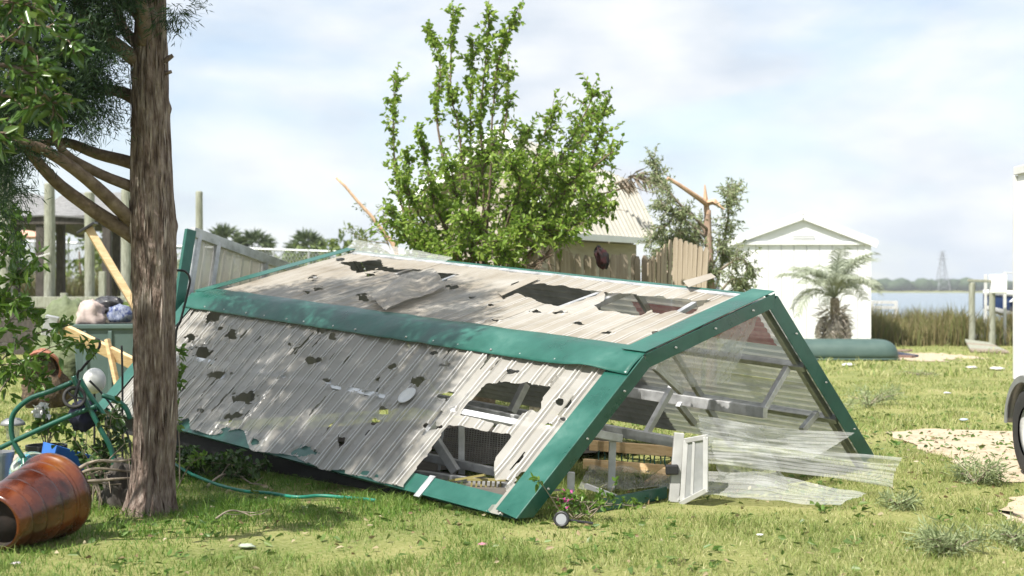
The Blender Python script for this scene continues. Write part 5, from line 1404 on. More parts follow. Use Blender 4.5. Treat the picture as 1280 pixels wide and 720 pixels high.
def vq(u, v): return va[0].lerp(va[1], u).lerp(va[3].lerp(va[2], u), v)
for a, b in (((0, 0), (1, 0)), ((0, 1), (1, 1)), ((0.06, 0), (0.06, 1)), ((0.94, 0), (0.94, 1))): MB().bar(vq(*a), vq(*b), 0.035, 0.030, (0.3, 1, 0)).build('frame', m_sash, VW, bevel=0.004)
MB().bar(vq(0.42, 0.05), vq(0.42, 0.95), 0.02, 0.022, (0.3, 1, 0)).build('mullion', m_sash, VW, bevel=0.003)
m_pane = mat('grey_pane', [(0.3, (0.30, 0.31, 0.31)), (0.7, (0.42, 0.43, 0.43))], scale=4, rough=0.15, transparent=0.35)
MB().poly([vq(0.06, 0.04), vq(0.94, 0.04), vq(0.94, 0.96), vq(0.06, 0.96)], (0, 0.004, 0)).build('pane', m_pane, VW)
MB().bar(WX(842, 9.93, 0.0), W(849, 541, 9.95), 0.07, 0.05, (0, 1, 0)).build('jamb', m_sash, VW, bevel=0.005)
MB().box(W(840, 587, 9.90), (0.09, 0.05, 0.07)).build('latch', m_black, VW, bevel=0.01)

# boards and rings inside the open end
for i, (y0, y1, z, h, lab) in enumerate(((548, 562, 0.20, 0.085, 'new pine board lying highest inside the open gable end'), (580, 590, 0.045, 0.085, 'new pine board on the ground inside the open gable end'))):
    a, b = WX(738 - 8 * i, 11.75, z), WX(862, 11.3, z - 0.01)
    tag(MB().bar(a, b, 0.045, h).build('pine_board', m_lum, bevel=0.004), lab, 'board')
tag(MB().bar(WX(812, 10.6, 0.03), WX(846, 11.3, 0.10), 0.09, 0.04).build('pine_board', m_lum, bevel=0.004), 'short pine offcut leaning beside the white sash', 'board')
for i, px in enumerate((752, 781, 795, 809, 822, 835)):
    pts = [WX(px, 11.68 - 0.3 * i / 5, 0.115) + Vector((0.028 * math.cos(6.283 * k / 12), 0.008 * math.sin(6.283 * k / 12), 0.06 * math.sin(6.283 * k / 12))) for k in range(13)]
    MBt = MB().tube(pts, 0.006, 6)
    MBt.tube([WX(px, 11.68 - 0.3 * i / 5, 0.165), WX(px, 11.70 - 0.3 * i / 5, 0.21)], 0.006, 6)
    tag(MBt.build('hanging_ring', m_green, smooth=True), 'green metal ring under the pine board, %s from the white sash' % ('sixth', 'fifth', 'fourth', 'third', 'second', 'first')[i], 'ring', 'row of green rings under the pine board')
m_shadefloor = mat('dark_shade_floor', [(0.3, (0.06, 0.055, 0.048)), (0.55, (0.11, 0.10, 0.085)), (0.75, (0.20, 0.175, 0.14))], scale=6, rough=0.95, bump=0.6)  # for a dark floor sheet added so the torn holes read as shaded
def floor_(u, v):
    A = R0_ + UU * 0.25 + LL * 0.5; p = A + UU * (3.3 * u) + LL * (5.0 * v)
    return Vector((p.x, p.y, 0.075 + 0.012 * noise.noise(Vector((p.x * 3, p.y * 3, 1)))))
tag(MB().grid(floor_, 30, 40, keep=lambda p: noise.noise(p * 1.4) < 0.38 and not ((p - R0_).dot(LL) < 2.0 and (p - R0_).dot(UU) > 0.9)).build('shade_floor', m_shadefloor, smooth=True, drop=True), 'dark floor sheet added inside the greenhouse so its torn holes look shaded', 'cloth')
# wire screen, rack inside the torn slope
SCN = thing('wire_screen', 'fine wire mesh screen standing inside the torn front slope', 'screen', WX(590, 10.95))
m_mesh = mat('mesh_wire', (0.28, 0.28, 0.27), rough=0.5, metal=0.5)
sc_ = [WX(548, 11.15, 0.12), WX(638, 10.75, 0.10), W(640, 532, 10.75), W(556, 522, 11.15)]
mb = MB()
def sq(u, v): return sc_[0].lerp(sc_[1], u).lerp(sc_[3].lerp(sc_[2], u), v)
for i in range(27): mb.bar(sq(i / 26, 0), sq(i / 26, 1), 0.003, 0.003)
for i in range(23): mb.bar(sq(0, i / 22), sq(1, i / 22), 0.003, 0.003)
mb.build('mesh', m_mesh, SCN)
for a, b in (((0, 0), (0, 1)), ((1, 0), (1, 1)), ((0, 1), (1, 1)), ((0, 0), (1, 0))): MB().bar(sq(*a), sq(*b), 0.02, 0.02).build('frame', m_alu, SCN)
for u in (0.02, 0.98): MB().bar(sq(u, -0.28), sq(u, 0.0), 0.02, 0.02).build('leg', m_alu, SCN)
RK = thing('wire_basket', 'olive wire basket on the ground inside the torn front slope', 'basket', WX(606, 10.2))
m_olive = mat('olive_paint', (0.30, 0.26, 0.10), rough=0.5)
for i in range(7):
    px = 588 + i * 6; MB().bar(WX(px, 10.15, 0.0), WX(px + 2, 10.15, 0.13), 0.014, 0.014).build('upright', m_olive, RK)
for z in (0.05, 0.13): MB().bar(WX(584, 10.15, z), WX(632, 10.12, z), 0.018, 0.018).build('rim', m_olive, RK)
MB().bar(WX(562, 10.3, 0.10), WX(606, 10.1, 0.17), 0.016, 0.016).build('handle', m_olive, RK)
# round white plate on the slope
t, e = INV(0, 513, 500); c = S(0, t, e, 0.045)
PLT = MB().lathe([(0.0, 0.004), (0.055, 0.004), (0.078, 0.012), (0.080, 0.009), (0.055, 0.0), (0.0, 0.0)], 28, Matrix.Translation(c) @ NS[0].to_track_quat('Z', 'Y').to_matrix().to_4x4()).build('paper_plate', m_white, smooth=True)
tag(PLT, 'white round plate stuck on the torn front slope', 'plate')

# ------------------------------------------------------------------ things round the juniper
m_glaze = mat('amber_glaze', [(0.32, (0.018, 0.004, 0.003)), (0.45, (0.065, 0.013, 0.005)), (0.58, (0.135, 0.030, 0.006)), (0.72, (0.20, 0.075, 0.012))], scale=3.2, stretch=(1, 1, 1), rough=0.2, rough2=0.34, coat=0.5, bump=0.2, bscale=7, detail=9)
m_under = mat('dark_pot_foot', [(0.3, (0.010, 0.007, 0.006)), (0.7, (0.035, 0.022, 0.017))], scale=9, rough=0.95)  # near-black colour for the hollow foot and the inside
pb_ = Vector((-2.93, 7.98, 0.175)); pm2 = Vector((-2.76, 8.50, 0.265))
ax = (pm2 - pb_).normalized(); PL_ = (pm2 - pb_).length
PG = thing('glazed_pot', 'large amber glazed ceramic pot lying on its side in the grass', 'pot', (pb_.x, pb_.y, 0))
mt_ = Matrix.Translation(pb_) @ ax.to_track_quat('Z', 'Y').to_matrix().to_4x4()
def pr(z): return 0.162 + 0.080 * z / PL_ + 0.012 * math.sin(math.pi * max(0, min(1, z / PL_)))
outer = [(0.142, 0.0), (pr(0) - 0.004, 0.0), (pr(0) + 0.003, 0.012)]
for zb in (0.10, 0.20, 0.33, 0.44): outer += [(pr(zb - 0.02) + 0.004, zb - 0.02), (pr(zb) + 0.005, zb - 0.006), (pr(zb) - 0.006, zb), (pr(zb) - 0.005, zb + 0.010), (pr(zb) + 0.003, zb + 0.018)]
outer += [(pr(PL_ - 0.09), PL_ - 0.09), (pr(PL_ - 0.075) - 0.006, PL_ - 0.075), (pr(PL_) + 0.012, PL_ - 0.062), (pr(PL_) + 0.020, PL_ - 0.03), (pr(PL_) + 0.016, PL_ - 0.004), (pr(PL_), PL_), (pr(PL_) - 0.022, PL_ - 0.01)]
MB().lathe(outer, 64, mt_).build('body', m_glaze, PG, smooth=True)
MB().lathe([(0.142, 0.0), (0.136, 0.02), (0.130, 0.09), (0.06, 0.11), (0.0, 0.11)], 40, mt_).build('foot', m_under, PG)
MB().lathe([(pr(PL_) - 0.022, PL_ - 0.01), (pr(PL_ - 0.2) - 0.022, PL_ - 0.2), (pr(0.05) - 0.02, 0.05), (0.0, 0.045)], 40, mt_).build('inside', m_under, PG, smooth=True)

def blob(name, c, sx, sy, sz, mt, label, cat, seed=0, amp=0.25, fq=2.0, n=28, parent=None, flat=True):
    mb = MB(); c = Vector(c)
    for j in range(n // 2 + 1):
        ph = math.pi * j / (n // 2)
        for i in range(n):
            a = 2 * math.pi * i / n
            q = Vector((math.sin(ph) * math.cos(a), math.sin(ph) * math.sin(a), math.cos(ph)))
            s_ = 1 + amp * noise.noise(q * fq + Vector((seed, 0, 0))) + amp * 0.5 * noise.noise(q * fq * 2.7 + Vector((0, seed, 0))) + amp * 0.25 * abs(noise.noise(q * fq * 6 + Vector((0, seed, 0))))
            p = Vector((q.x * sx * s_, q.y * sy * s_, q.z * sz * s_))
            if flat and p.z < -sz * 0.55: p.z = -sz * 0.55
            mb.v.append(c + p)
    mb.f = [(j * n + i, j * n + (i + 1) % n, (j + 1) * n + (i + 1) % n, (j + 1) * n + i) for j in range(n // 2) for i in range(n)]
    o_ = mb.build(name, mt, parent, smooth=True)
    return tag(o_, label, cat) if label else o_

# mosaic gazing ball
def mosaic():
    m, t, new, lk = nodes('glass_mosaic')
    out = new('ShaderNodeOutputMaterial'); p = new('ShaderNodeBsdfPrincipled'); tc = new('ShaderNodeTexCoord')
    v1 = new('ShaderNodeTexVoronoi'); v1.inputs['Scale'].default_value = 52; v2 = new('ShaderNodeTexVoronoi'); v2.feature = 'DISTANCE_TO_EDGE'; v2.inputs['Scale'].default_value = 52
    lk(tc.outputs['Object'], v1.inputs['Vector']); lk(tc.outputs['Object'], v2.inputs['Vector'])
    no = new('ShaderNodeTexNoise'); no.inputs['Scale'].default_value = 7; lk(tc.outputs['Object'], no.inputs['Vector'])
    rp = ramp(new, [(0.34, (0.01, 0.13, 0.25)), (0.50, (0.02, 0.24, 0.34)), (0.56, (0.13, 0.20, 0.07)), (0.62, (0.42, 0.45, 0.42)), (0.8, (0.52, 0.54, 0.50))])
    lk(no.outputs['Fac'], rp.inputs['Fac'])
    st = new('ShaderNodeMath'); st.operation = 'GREATER_THAN'; st.inputs[1].default_value = 0.07; lk(v2.outputs['Distance'], st.inputs[0])
    mx = new('ShaderNodeMixRGB'); mx.inputs['Color1'].default_value = (0.30, 0.33, 0.31, 1); lk(st.outputs['Value'], mx.inputs['Fac']); lk(rp.outputs['Color'], mx.inputs['Color2'])
    lk(mx.outputs['Color'], p.inputs['Base Color']); p.inputs['Roughness'].default_value = 0.12
    bp = new('ShaderNodeBump'); bp.inputs['Strength'].default_value = 0.4; bp.inputs['Distance'].default_value = 0.01
    lk(v2.outputs['Distance'], bp.inputs['Height']); lk(bp.outputs['Normal'], p.inputs['Normal']); lk(p.outputs['BSDF'], out.inputs['Surface'])
    return m
bc = W(40, 592, 9.9); 
GBL = thing('gazing_ball', 'turquoise and white glass mosaic ball behind the amber pot', 'ball', (bc.x, bc.y, 0))
bz = bc.z
MB().lathe([(0.155 * math.sin(math.pi * i / 24), -0.155 * math.cos(math.pi * i / 24)) for i in range(25)], 40, Matrix.Translation(bc)).build('ball', mosaic(), GBL, smooth=True)
MB().lathe([(0.09, 0.0), (0.085, 0.02), (0.06, bz - 0.13), (0.075, bz - 0.125), (0.03, bz - 0.14)], 20, Matrix.Translation((bc.x, bc.y, 0))).build('stand', m_grey, GBL, smooth=True)
# blue square pot, tipped
m_bluep = mat('blue_plastic', [(0.3, (0.012, 0.085, 0.36)), (0.7, (0.03, 0.16, 0.52))], scale=6, rough=0.45, bump=0.15)
bp0 = WX(76, 10.3)
BP = thing('blue_pot', 'square blue plastic pot tipped over beside the mosaic ball', 'pot', bp0)
rm = Matrix.Translation(bp0 + Vector((0.0, 0, 0.17))) @ Matrix.Rotation(R(24), 4, 'Y') @ Matrix.Rotation(R(35), 4, 'Z') @ Matrix.Rotation(R(-14), 4, 'X')
for k in range(4):
    q = rm @ Matrix.Rotation(R(90 * k), 4, 'Z')
    MB().poly([q @ Vector(v_) for v_ in ((-0.10, -0.10, -0.16), (0.10, -0.10, -0.16), (0.145, -0.145, 0.17), (-0.145, -0.145, 0.17))], (q.to_3x3() @ Vector((0, 0.008, 0)))).build('side', m_bluep, BP, bevel=0.004)
MB().poly([rm @ Vector(v_) for v_ in ((-0.10, -0.10, -0.155), (0.10, -0.10, -0.155), (0.10, 0.10, -0.155), (-0.10, 0.10, -0.155))], (rm.to_3x3() @ Vector((0, 0, 0.008)))).build('bottom', m_bluep, BP)
# black pot with a flowering plant
kp = WX(58, 11.0)
KP = thing('black_pot', 'black round pot holding a leafy plant with one white bloom', 'pot', kp)
zt_ = W(58, 556, 11.0).z
MB().lathe([(0.0, 0.01), (0.105, 0.01), (0.115, 0.0), (0.14, zt_ - 0.04), (0.158, zt_ - 0.04), (0.158, zt_), (0.142, zt_), (0.13, zt_ - 0.06), (0.0, zt_ - 0.06)], 28, Matrix.Translation(kp)).build('pot_body', m_black, KP, smooth=False)
leafy(KP, 'foliage', [[kp + Vector((0, 0, zt_ - 0.06)), W(58 + dx * 0.4, 540, 11.0), W(58 + dx, y, 11.0)] for dx, y in ((-20, 525), (4, 505), (18, 522), (30, 540), (-8, 530), (12, 540), (-2, 470))], m_shrub, 0.075, 0.05, 14, 0.10, 4, m_twig, r0=0.006, f0=0.3)
fc = W(51, 514, 11.0)
m_petal = leafmat('white_petal', [(0.75, 0.75, 0.74), (0.82, 0.82, 0.82)], translucent=0.2)
leaf_mesh('bloom', [fc + rv3(0.02) for _ in range(70)], [rv3(1) for _ in range(70)], 0.055, 0.04, m_petal, KP)
# solar mushroom light
sl0 = WX(16, 10.8)
SLT = thing('solar_light', 'grey mushroom-shaped garden light on a clear stem under the green tube', 'garden light', sl0)
zc = W(16, 529, 10.8).z
MB().lathe([(0.0, zc + 0.045), (0.05, zc + 0.038), (0.085, zc + 0.012), (0.095, zc - 0.012), (0.085, zc - 0.016), (0.0, zc - 0.01)], 24, Matrix.Translation(sl0)).build('cap', m_fend, SLT, smooth=True)
MB().lathe([(0.062, zc - 0.016), (0.050, zc - 0.07), (0.046, zc - 0.12), (0.03, zc - 0.125)], 20, Matrix.Translation(sl0)).build('lens', m_clear, SLT, smooth=True)
MB().tube([sl0, sl0 + Vector((0, 0, zc - 0.12))], 0.012, 8).build('stake', m_fend, SLT)
blob('field_stone', WX(26, 10.5, 0.10), 0.17, 0.14, 0.17, mat('pink_stone', [(0.3, (0.30, 0.23, 0.19)), (0.7, (0.45, 0.36, 0.30))], scale=14, rough=0.9, bump=0.5), 'rough pinkish stone behind the mosaic ball', 'stone', 3)
bkp = WX(-4, 10.2)
BKT = thing('grey_bucket', 'plain grey bucket standing beside the mosaic ball', 'bucket', bkp)
MB().lathe([(0.0, 0.012), (0.085, 0.012), (0.095, 0.0), (0.115, 0.30), (0.122, 0.30), (0.122, 0.325), (0.108, 0.325), (0.10, 0.05), (0, 0.04)], 28, Matrix.Translation(bkp)).build('bucket_body', m_fend, BKT)
MB().tube([bkp + Vector((0.118 * math.cos(a), 0.02, 0.31 - 0.10 * math.sin(a))) for a in [math.pi * i / 12 for i in range(13)]], 0.004, 6).build('handle', m_wire, BKT)

# green tubular cart frame
m_gtube = mat('green_tube', [(0.3, (0.007, 0.065, 0.042)), (0.7, (0.012, 0.10, 0.068))], scale=8, rough=0.35)
TF = thing('hose_cart', 'upturned hose cart of bent green tubes and a small black wheel', 'cart', WX(90, 9.72))
for pl in ([(30, 574), (17, 552), (14, 530), (19, 514), (38, 498), (66, 488), (90, 478)], [(92, 470), (98, 486), (110, 507), (126, 537), (140, 565), (145, 604)], [(100, 474), (108, 488), (120, 505), (134, 524)], [(0, 560), (40, 541), (90, 519), (120, 508)], [(128, 494), (145, 500), (157, 510), (163, 524)]):
    dd0 = 9.72 + 0.12 * (pl[0][0] > 95)
    MB().tube(path([W(x, y, dd0) for x, y in pl], 26), 0.018, 10).build('tube', m_gtube, TF, smooth=True)
for px, y, lab in ((145, 600, 'leg'), (30, 572, 'leg')):
    p_ = W(px, y, 9.72); MB().tube([p_, Vector((p_.x + 0.02, p_.y, 0.0))], 0.021, 10).build('leg', m_gtube, TF, smooth=True)
wc = W(93, 497, 9.68); wm = Matrix.Translation(wc) @ Matrix.Rotation(R(65), 4, 'X') @ Matrix.Rotation(R(15), 4, 'Y')
MB().lathe([(0.060, -0.012), (0.078, -0.014), (0.080, 0.014), (0.060, 0.012), (0.060, -0.012)], 28, wm).build('wheel', m_rubber, TF, smooth=True)
for k in range(5): MB().bar(wm @ Vector((0, 0, 0)), wm @ Vector((0.065 * math.cos(k * 1.2566), 0.065 * math.sin(k * 1.2566), 0)), 0.012, 0.012).build('spoke', m_black, TF)
MB().tube([W(93, 497, 9.68), W(100, 475, 9.72)], 0.010, 6).build('axle', m_black, TF)
blob('hose_drum', W(104, 520, 9.85), 0.10, 0.08, 0.10, mat('navy_cloth', (0.018, 0.02, 0.05), rough=0.9), None, None, 5, 0.3, parent=TF, flat=False)
# black garden hooks and rods
def rod(pl, d, r_, label, name='garden_hook', base=None):
    pts = [W(x, y, d) for x, y in pl]
    if base is not None: pts = [WX(base, d, 0.0)] + pts
    tag(MB().tube(path(pts, 24), r_, 8).build(name, m_black, smooth=True), label, 'garden hook')
rod([(96, 478), (102, 462), (115, 446), (124, 434), (124, 426), (119, 424)], 11.15, 0.011, 'black curved garden hook rising from the hose cart', base=92)
rod([(153, 520), (153, 470), (152, 432)], 11.3, 0.009, 'thin straight black stake close to the juniper trunk', 'garden_stake', base=153)
rod([(160, 545), (140, 508), (124, 488), (112, 476)], 11.2, 0.009, 'thin black rod slanting across the hose cart', 'garden_stake', base=166)
rod([(219, 430), (226, 400), (236, 360), (237, 347), (231, 339), (221, 338)], 11.6, 0.010, 'black curved garden hook between the trunk and the green gable trim', base=216)
# white globe on a stake
gp = W(118, 476, 12.2)
GLB = thing('globe_light', 'white round globe light on a thin stake behind the hose cart', 'garden light', (gp.x, gp.y, 0))
MB().lathe([(0.098 * math.sin(math.pi * i / 20), -0.112 * math.cos(math.pi * i / 20)) for i in range(21)], 28, Matrix.Translation(gp)).build('globe', m_white, GLB, smooth=True)
MB().tube([Vector((gp.x, gp.y, 0)), gp - ZZ * 0.1], 0.010, 8).build('stake', m_black, GLB)

# spilled terracotta pot
m_terra = mat('terracotta', [(0.3, (0.24, 0.085, 0.050)), (0.7, (0.36, 0.145, 0.09))], scale=7, rough=0.8)
m_soil = mat('potting_soil', [(0.3, (0.035, 0.024, 0.016)), (0.55, (0.10, 0.07, 0.045)), (0.75, (0.26, 0.20, 0.13))], scale=24, rough=1.0, bump=0.9, bscale=40, bdist=0.02)
tpc = W(52, 458, 16.5)
axt = Vector((0.25, -0.9, -0.28)).normalized()
TPT = thing('terracotta_pot', 'tipped terracotta pot spilling dark soil beside the olive tarp', 'pot', (tpc.x, tpc.y, 0))
mtt = Matrix.Translation(tpc - axt * 0.28) @ axt.to_track_quat('Z', 'Y').to_matrix().to_4x4()
MB().lathe([(0.0, 0.0), (0.13, 0.0), (0.20, 0.33), (0.225, 0.33), (0.228, 0.42), (0.205, 0.42), (0.195, 0.34), (0.17, 0.30)], 32, mtt).build('pot_body', m_terra, TPT, smooth=False)
blob('soil', tpc + axt * 0.02, 0.19, 0.10, 0.19, m_soil, None, None, 8, 0.35, 3, parent=TPT, flat=False)
sb_ = Vector((tpc.x, tpc.y, 0))
blob('soil_heap', Vector((tpc.x + 0.02, tpc.y + 0.08, 0.30)), 0.26, 0.24, 0.34, m_soil, 'dark soil heap under the tipped terracotta pot', 'soil', 9, 0.3, 2.5)

# teal bin with bags, tarp heap, timbers
m_teal = mat('teal_plastic', [(0.3, (0.085, 0.135, 0.125)), (0.7, (0.12, 0.175, 0.16))], scale=3, rough=0.4, bump=0.05)
tb0 = WX(140, 17.4)
TL = thing('teal_bin', 'large teal plastic bin heaped with bags behind the juniper trunk', 'bin', tb0)
bw, bd, bh = 0.86, 0.62, 1.02
rz_ = Matrix.Translation(tb0) @ Matrix.Rotation(R(12), 4, 'Z')
def ring(sc, z): return [rz_ @ Vector((sx * bw / 2 * sc, sy * bd / 2 * sc, z)) for sx, sy in ((-1, -1), (1, -1), (1, 1), (-1, 1))]
mb = MB(); R_ = [ring(0.86, 0.0), ring(1.0, bh), ring(1.08, bh), ring(1.08, bh + 0.06), ring(0.96, bh + 0.06), ring(0.95, bh - 0.05), ring(0.82, 0.04)]
for k in range(len(R_)): mb.v += R_[k]
for k in range(len(R_) - 1):
    for i in range(4): mb.f.append((k * 4 + i, k * 4 + (i + 1) % 4, (k + 1) * 4 + (i + 1) % 4, (k + 1) * 4 + i))
mb.f.append((3, 2, 1, 0)); mb.f.append((24, 25, 26, 27))
mb.build('bin_body', m_teal, TL, bevel=0.02)
for sx in (-0.3, 0.0, 0.3): MB().bar(rz_ @ Vector((sx * 0.9, -bd / 2 * 0.88, 0.05)), rz_ @ Vector((sx, -bd / 2 * 1.01, bh - 0.02)), 0.05, 0.03, (0, 1, 0)).build('rib', m_teal, TL, bevel=0.008)
m_sack = mat('pale_pink_sack', [(0.3, (0.36, 0.28, 0.26)), (0.7, (0.52, 0.44, 0.41))], scale=8, rough=0.8, bump=0.4, bscale=10, bdist=0.03)
m_bagd = mat('dark_bag', [(0.35, (0.02, 0.02, 0.022)), (0.65, (0.09, 0.09, 0.10))], scale=10, rough=0.35, bump=0.7, bscale=8, bdist=0.04)
m_bagb = mat('blue_print_bag', [(0.42, (0.03, 0.05, 0.16)), (0.5, (0.25, 0.28, 0.36)), (0.62, (0.05, 0.07, 0.18))], scale=18, rough=0.4, bump=0.6, bscale=8, bdist=0.03)
m_lime = mat('lime_plastic', (0.34, 0.46, 0.06), rough=0.5)
m_tarp = mat('olive_tarp', [(0.3, (0.085, 0.11, 0.055)), (0.55, (0.15, 0.18, 0.09)), (0.75, (0.21, 0.235, 0.13))], scale=2.5, rough=0.7, bump=0.8, bscale=5, bdist=0.06)
blob('rubbish_fill', tb0 + Vector((0, 0, bh - 0.12)), 0.40, 0.28, 0.16, m_bagd, 'dark rubbish filling the teal bin', 'rubbish', 12, 0.3)
blob('sack', W(113, 397, 17.25), 0.17, 0.14, 0.20, m_sack, 'pale pink sack propped on the teal bin edge', 'sack', 2, 0.35)
blob('plastic_bag', W(133, 385, 17.55), 0.24, 0.16, 0.13, m_bagd, 'black plastic bag lying on top of the bin heap', 'bag', 6, 0.4)
blob('plastic_bag', W(150, 395, 17.3), 0.14, 0.12, 0.14, m_bagb, 'blue printed plastic bag on the teal bin', 'bag', 7, 0.3)
blob('lime_bag', W(152, 382, 17.6), 0.18, 0.10, 0.045, m_lime, 'flat lime green bag behind the blue printed bag', 'bag', 4, 0.3)
blob('tarp_heap', WX(84, 17.5, 0.62), 0.40, 0.35, 0.80, m_tarp, 'olive green tarp draped over a tall heap beside the teal bin', 'tarp', 14, 0.22, 1.6, 40)
# debris behind tarp
TM = thing('leaning_timber', 'long new pine timber leaning upright with a dark metal bracket on top', 'timber', WX(247, 17.0))
A_, B_ = WX(247, 17.0, 0.02), W(110, 284, 17.2)
MB().bar(A_, B_, 0.09, 0.145, (0.4, -1, 0)).build('beam', m_lum, TM, bevel=0.005)
MB().bar(B_ + Vector((-0.10, -0.05, -0.08)), B_ + Vector((0.11, -0.05, 0.05)), 0.16, 0.03).build('bracket', m_black, TM, bevel=0.004)
T2 = thing('fallen_timber', 'new pine timber with a galvanised bracket end propped across the teal bin', 'timber', WX(66, 15.6))
A_, B_ = W(66, 405, 15.6), W(190, 466, 15.2)
MB().bar(A_, B_, 0.045, 0.145, (0, -0.4, 1)).build('beam', m_lum, T2, bevel=0.005)
MB().bar(W(66, 395, 15.5), W(60, 420, 15.5), 0.12, 0.14, (1, 0.2, 0)).build('bracket', m_alu, T2, bevel=0.006)
MB().bar(W(134, 424, 15.35), WX(158, 15.2, 0.0), 0.05, 0.05).build('strut', m_lum, T2, bevel=0.004)
MB().bar(W(186, 466, 15.2), WX(186, 15.3, 0.0), 0.05, 0.05).build('strut', m_lum, T2, bevel=0.004)

# hose, fallen branches
m_hose = mat('green_hose', (0.010, 0.20, 0.13), rough=0.4)
hp = [GX(x, y) + ZZ * 0.03 for x, y in ((205, 592), (222, 600), (246, 606), (272, 612), (300, 618), (335, 622), (370, 626), (400, 625), (432, 627), (470, 632))]
hp[0].z, hp[1].z, hp[2].z = 0.14, 0.11, 0.07
tag(MB().tube(path(hp, 60, 0.01), 0.0125, 10).build('garden_hose', m_hose, smooth=True), 'green garden hose running through the grass below the eave', 'hose')
def fallen_branch(pl, r_, label, leaves_=0, mt=None, up=0.03, name='fallen_branch'):
    pts = [GX(x, y) + ZZ * (up + 0.03 * (k % 2)) for k, (x, y) in enumerate(pl)]
    b0 = pts[0].copy(); b0.z = 0
    t_ = thing(name, label, 'branch', b0)
    pp_ = path(pts, 16, 0.03, pl[0][0])
    MB().tube(pp_, taper(r_, r_ * 0.4, 16), 8).build('stem', m_twig, t_, smooth=True)
    for j in range(4):
        p, d = along(pp_, 0.25 + 0.2 * j); e = p + (d + rv3(0.6)).normalized() * rnd.uniform(0.1, 0.22); e.z = max(0.015, e.z)
        MB().tube([p, p.lerp(e, 0.5) + rv3(0.01), e], [r_ * 0.5, r_ * 0.4, r_ * 0.2], 6).build('twig', m_twig, t_)
    return t_
fallen_branch([(258, 612), (282, 604), (304, 606), (326, 618)], 0.010, 'bare grey branch arching over the green hose')
fallen_branch([(270, 657), (292, 651), (318, 653)], 0.007, 'short dry twig on the lawn before the juniper')
for k, pl in enumerate(([(88, 594), (108, 580), (128, 574), (150, 573)], [(92, 600), (116, 592), (140, 590)], [(95, 608), (118, 604), (142, 600)])):
    pts = [W(x, y, 9.55) for x, y in pl]; t_ = thing('dead_branch', ['curved dead branch, highest of those by the blue pot', 'middle dead branch beside the blue pot', 'dead branch lying lowest beside the blue pot'][k], 'branch', (pts[0].x, pts[0].y, 0))
    MB().tube(path(pts + [pts[-1] + Vector((0.16, 0.12, -0.02))], 18, 0.05, k * 4), taper(0.015, 0.006, 18), 8).build('stem', m_twig, t_, smooth=True)
    MB().tube([pts[1], pts[1] + Vector((0.05, 0, -0.12)), Vector((pts[1].x + 0.04, pts[1].y, 0.0))], [0.008, 0.006, 0.004], 6).build('twig', m_twig, t_)
    for f_ in (0.35, 0.6, 0.8):
        p, d = along(pts, f_); e = p + (d * 0.6 + rv3(0.5)).normalized() * 0.16; e.z = max(0.02, e.z)
        MB().tube([p, p.lerp(e, 0.5) + rv3(0.012), e], [0.006, 0.004, 0.002], 6).build('twig', m_twig, t_)

blob('rotted_stump', GX(152, 634) + ZZ * 0.10, 0.13, 0.12, 0.19, m_dkw, 'dark rotted stump against the foot of the juniper', 'stump', 21, 0.5, 3.0, 36)
# twig and needle clumps on the lawn
def clump(x, y, w, h, label, n_=420, mt=None):
    b0 = GX(x, y); b0.z = 0; sc = b0.y / FPX
    t_ = thing('torn_bough', label, 'bough', b0)
    P_, D_ = [], []; mb = MB()
    for j in range(12):
        a = rnd.uniform(0, 6.283); e = b0 + Vector((math.cos(a) * w * sc * 0.5, math.sin(a) * w * sc * 0.6, rnd.uniform(0.1, 1.0) * h * sc))
        mid = b0.lerp(e, 0.5) + Vector((0, 0, 0.03)); mb.tube([b0 + ZZ * 0.015, mid, e], [0.007, 0.005, 0.002], 5)
        for s_ in range(n_ // 12):
            q = b0.lerp(mid, rnd.random()) if rnd.random() < 0.3 else mid.lerp(e, rnd.random())
            P_.append(q + rv3(0.03)); D_.append((e - b0).normalized() * 0.6 + rv3(0.6))
    mb.build('twigs', m_twig, t_)
    for p_ in P_: p_.z = max(p_.z, 0.012)
    strands('needles', P_, D_, nr.uniform(0.05, 0.11, len(P_)), nr.uniform(0.006, 0.012, len(P_)), mt or m_pine, t_)
clump(1085, 508, 90, 26, 'wide grey green bough lying beyond the gable end', 900)
clump(1040, 512, 50, 16, 'small torn bough left of the wide bough beyond the gable', 400)
clump(1220, 606, 60, 34, 'twiggy bough at the edge of the sand path near the tyre', 700)
clump(1192, 692, 80, 30, 'grey green bough with bare twig on the open lawn', 800)
clump(1122, 636, 34, 14, 'small needle tuft beyond the tip of the jutting clear sheet', 300)
clump(1270, 682, 40, 22, 'needle tuft beside the bare soil', 300)
clump(1150, 470, 60, 8, 'flat needle scatter between canoe and sand path', 250)

# flower and lamp rubble at the corner of the gable
cf = GX(702, 660)
ST2 = thing('solar_stake_light', 'fallen black stake light with round grey lens at the gable corner', 'garden light', (cf.x, cf.y, 0))
lm_ = Matrix.Translation((cf.x, cf.y, 0.055)) @ Matrix.Rotation(R(78), 4, 'X') @ Matrix.Rotation(R(-12), 4, 'Y')
MB().lathe([(0.0, 0.012), (0.034, 0.012), (0.036, 0.018), (0.050, 0.018), (0.052, 0.0), (0.045, -0.03), (0.0, -0.035)], 24, lm_).build('housing', m_black, ST2, smooth=True)
MB().lathe([(0.0, 0.017), (0.034, 0.0165)], 20, lm_).build('lens', m_fend, ST2, smooth=True)
MB().tube([(cf.x, cf.y + 0.03, 0.05), (cf.x + 0.2, cf.y + 0.05, 0.02)], 0.010, 8).build('stake', m_black, ST2)
fp0 = GX(722, 652)
FPL = thing('flowering_plant', 'trampled leafy plant with tiny magenta flowers at the gable corner', 'plant', (fp0.x, fp0.y, 0))
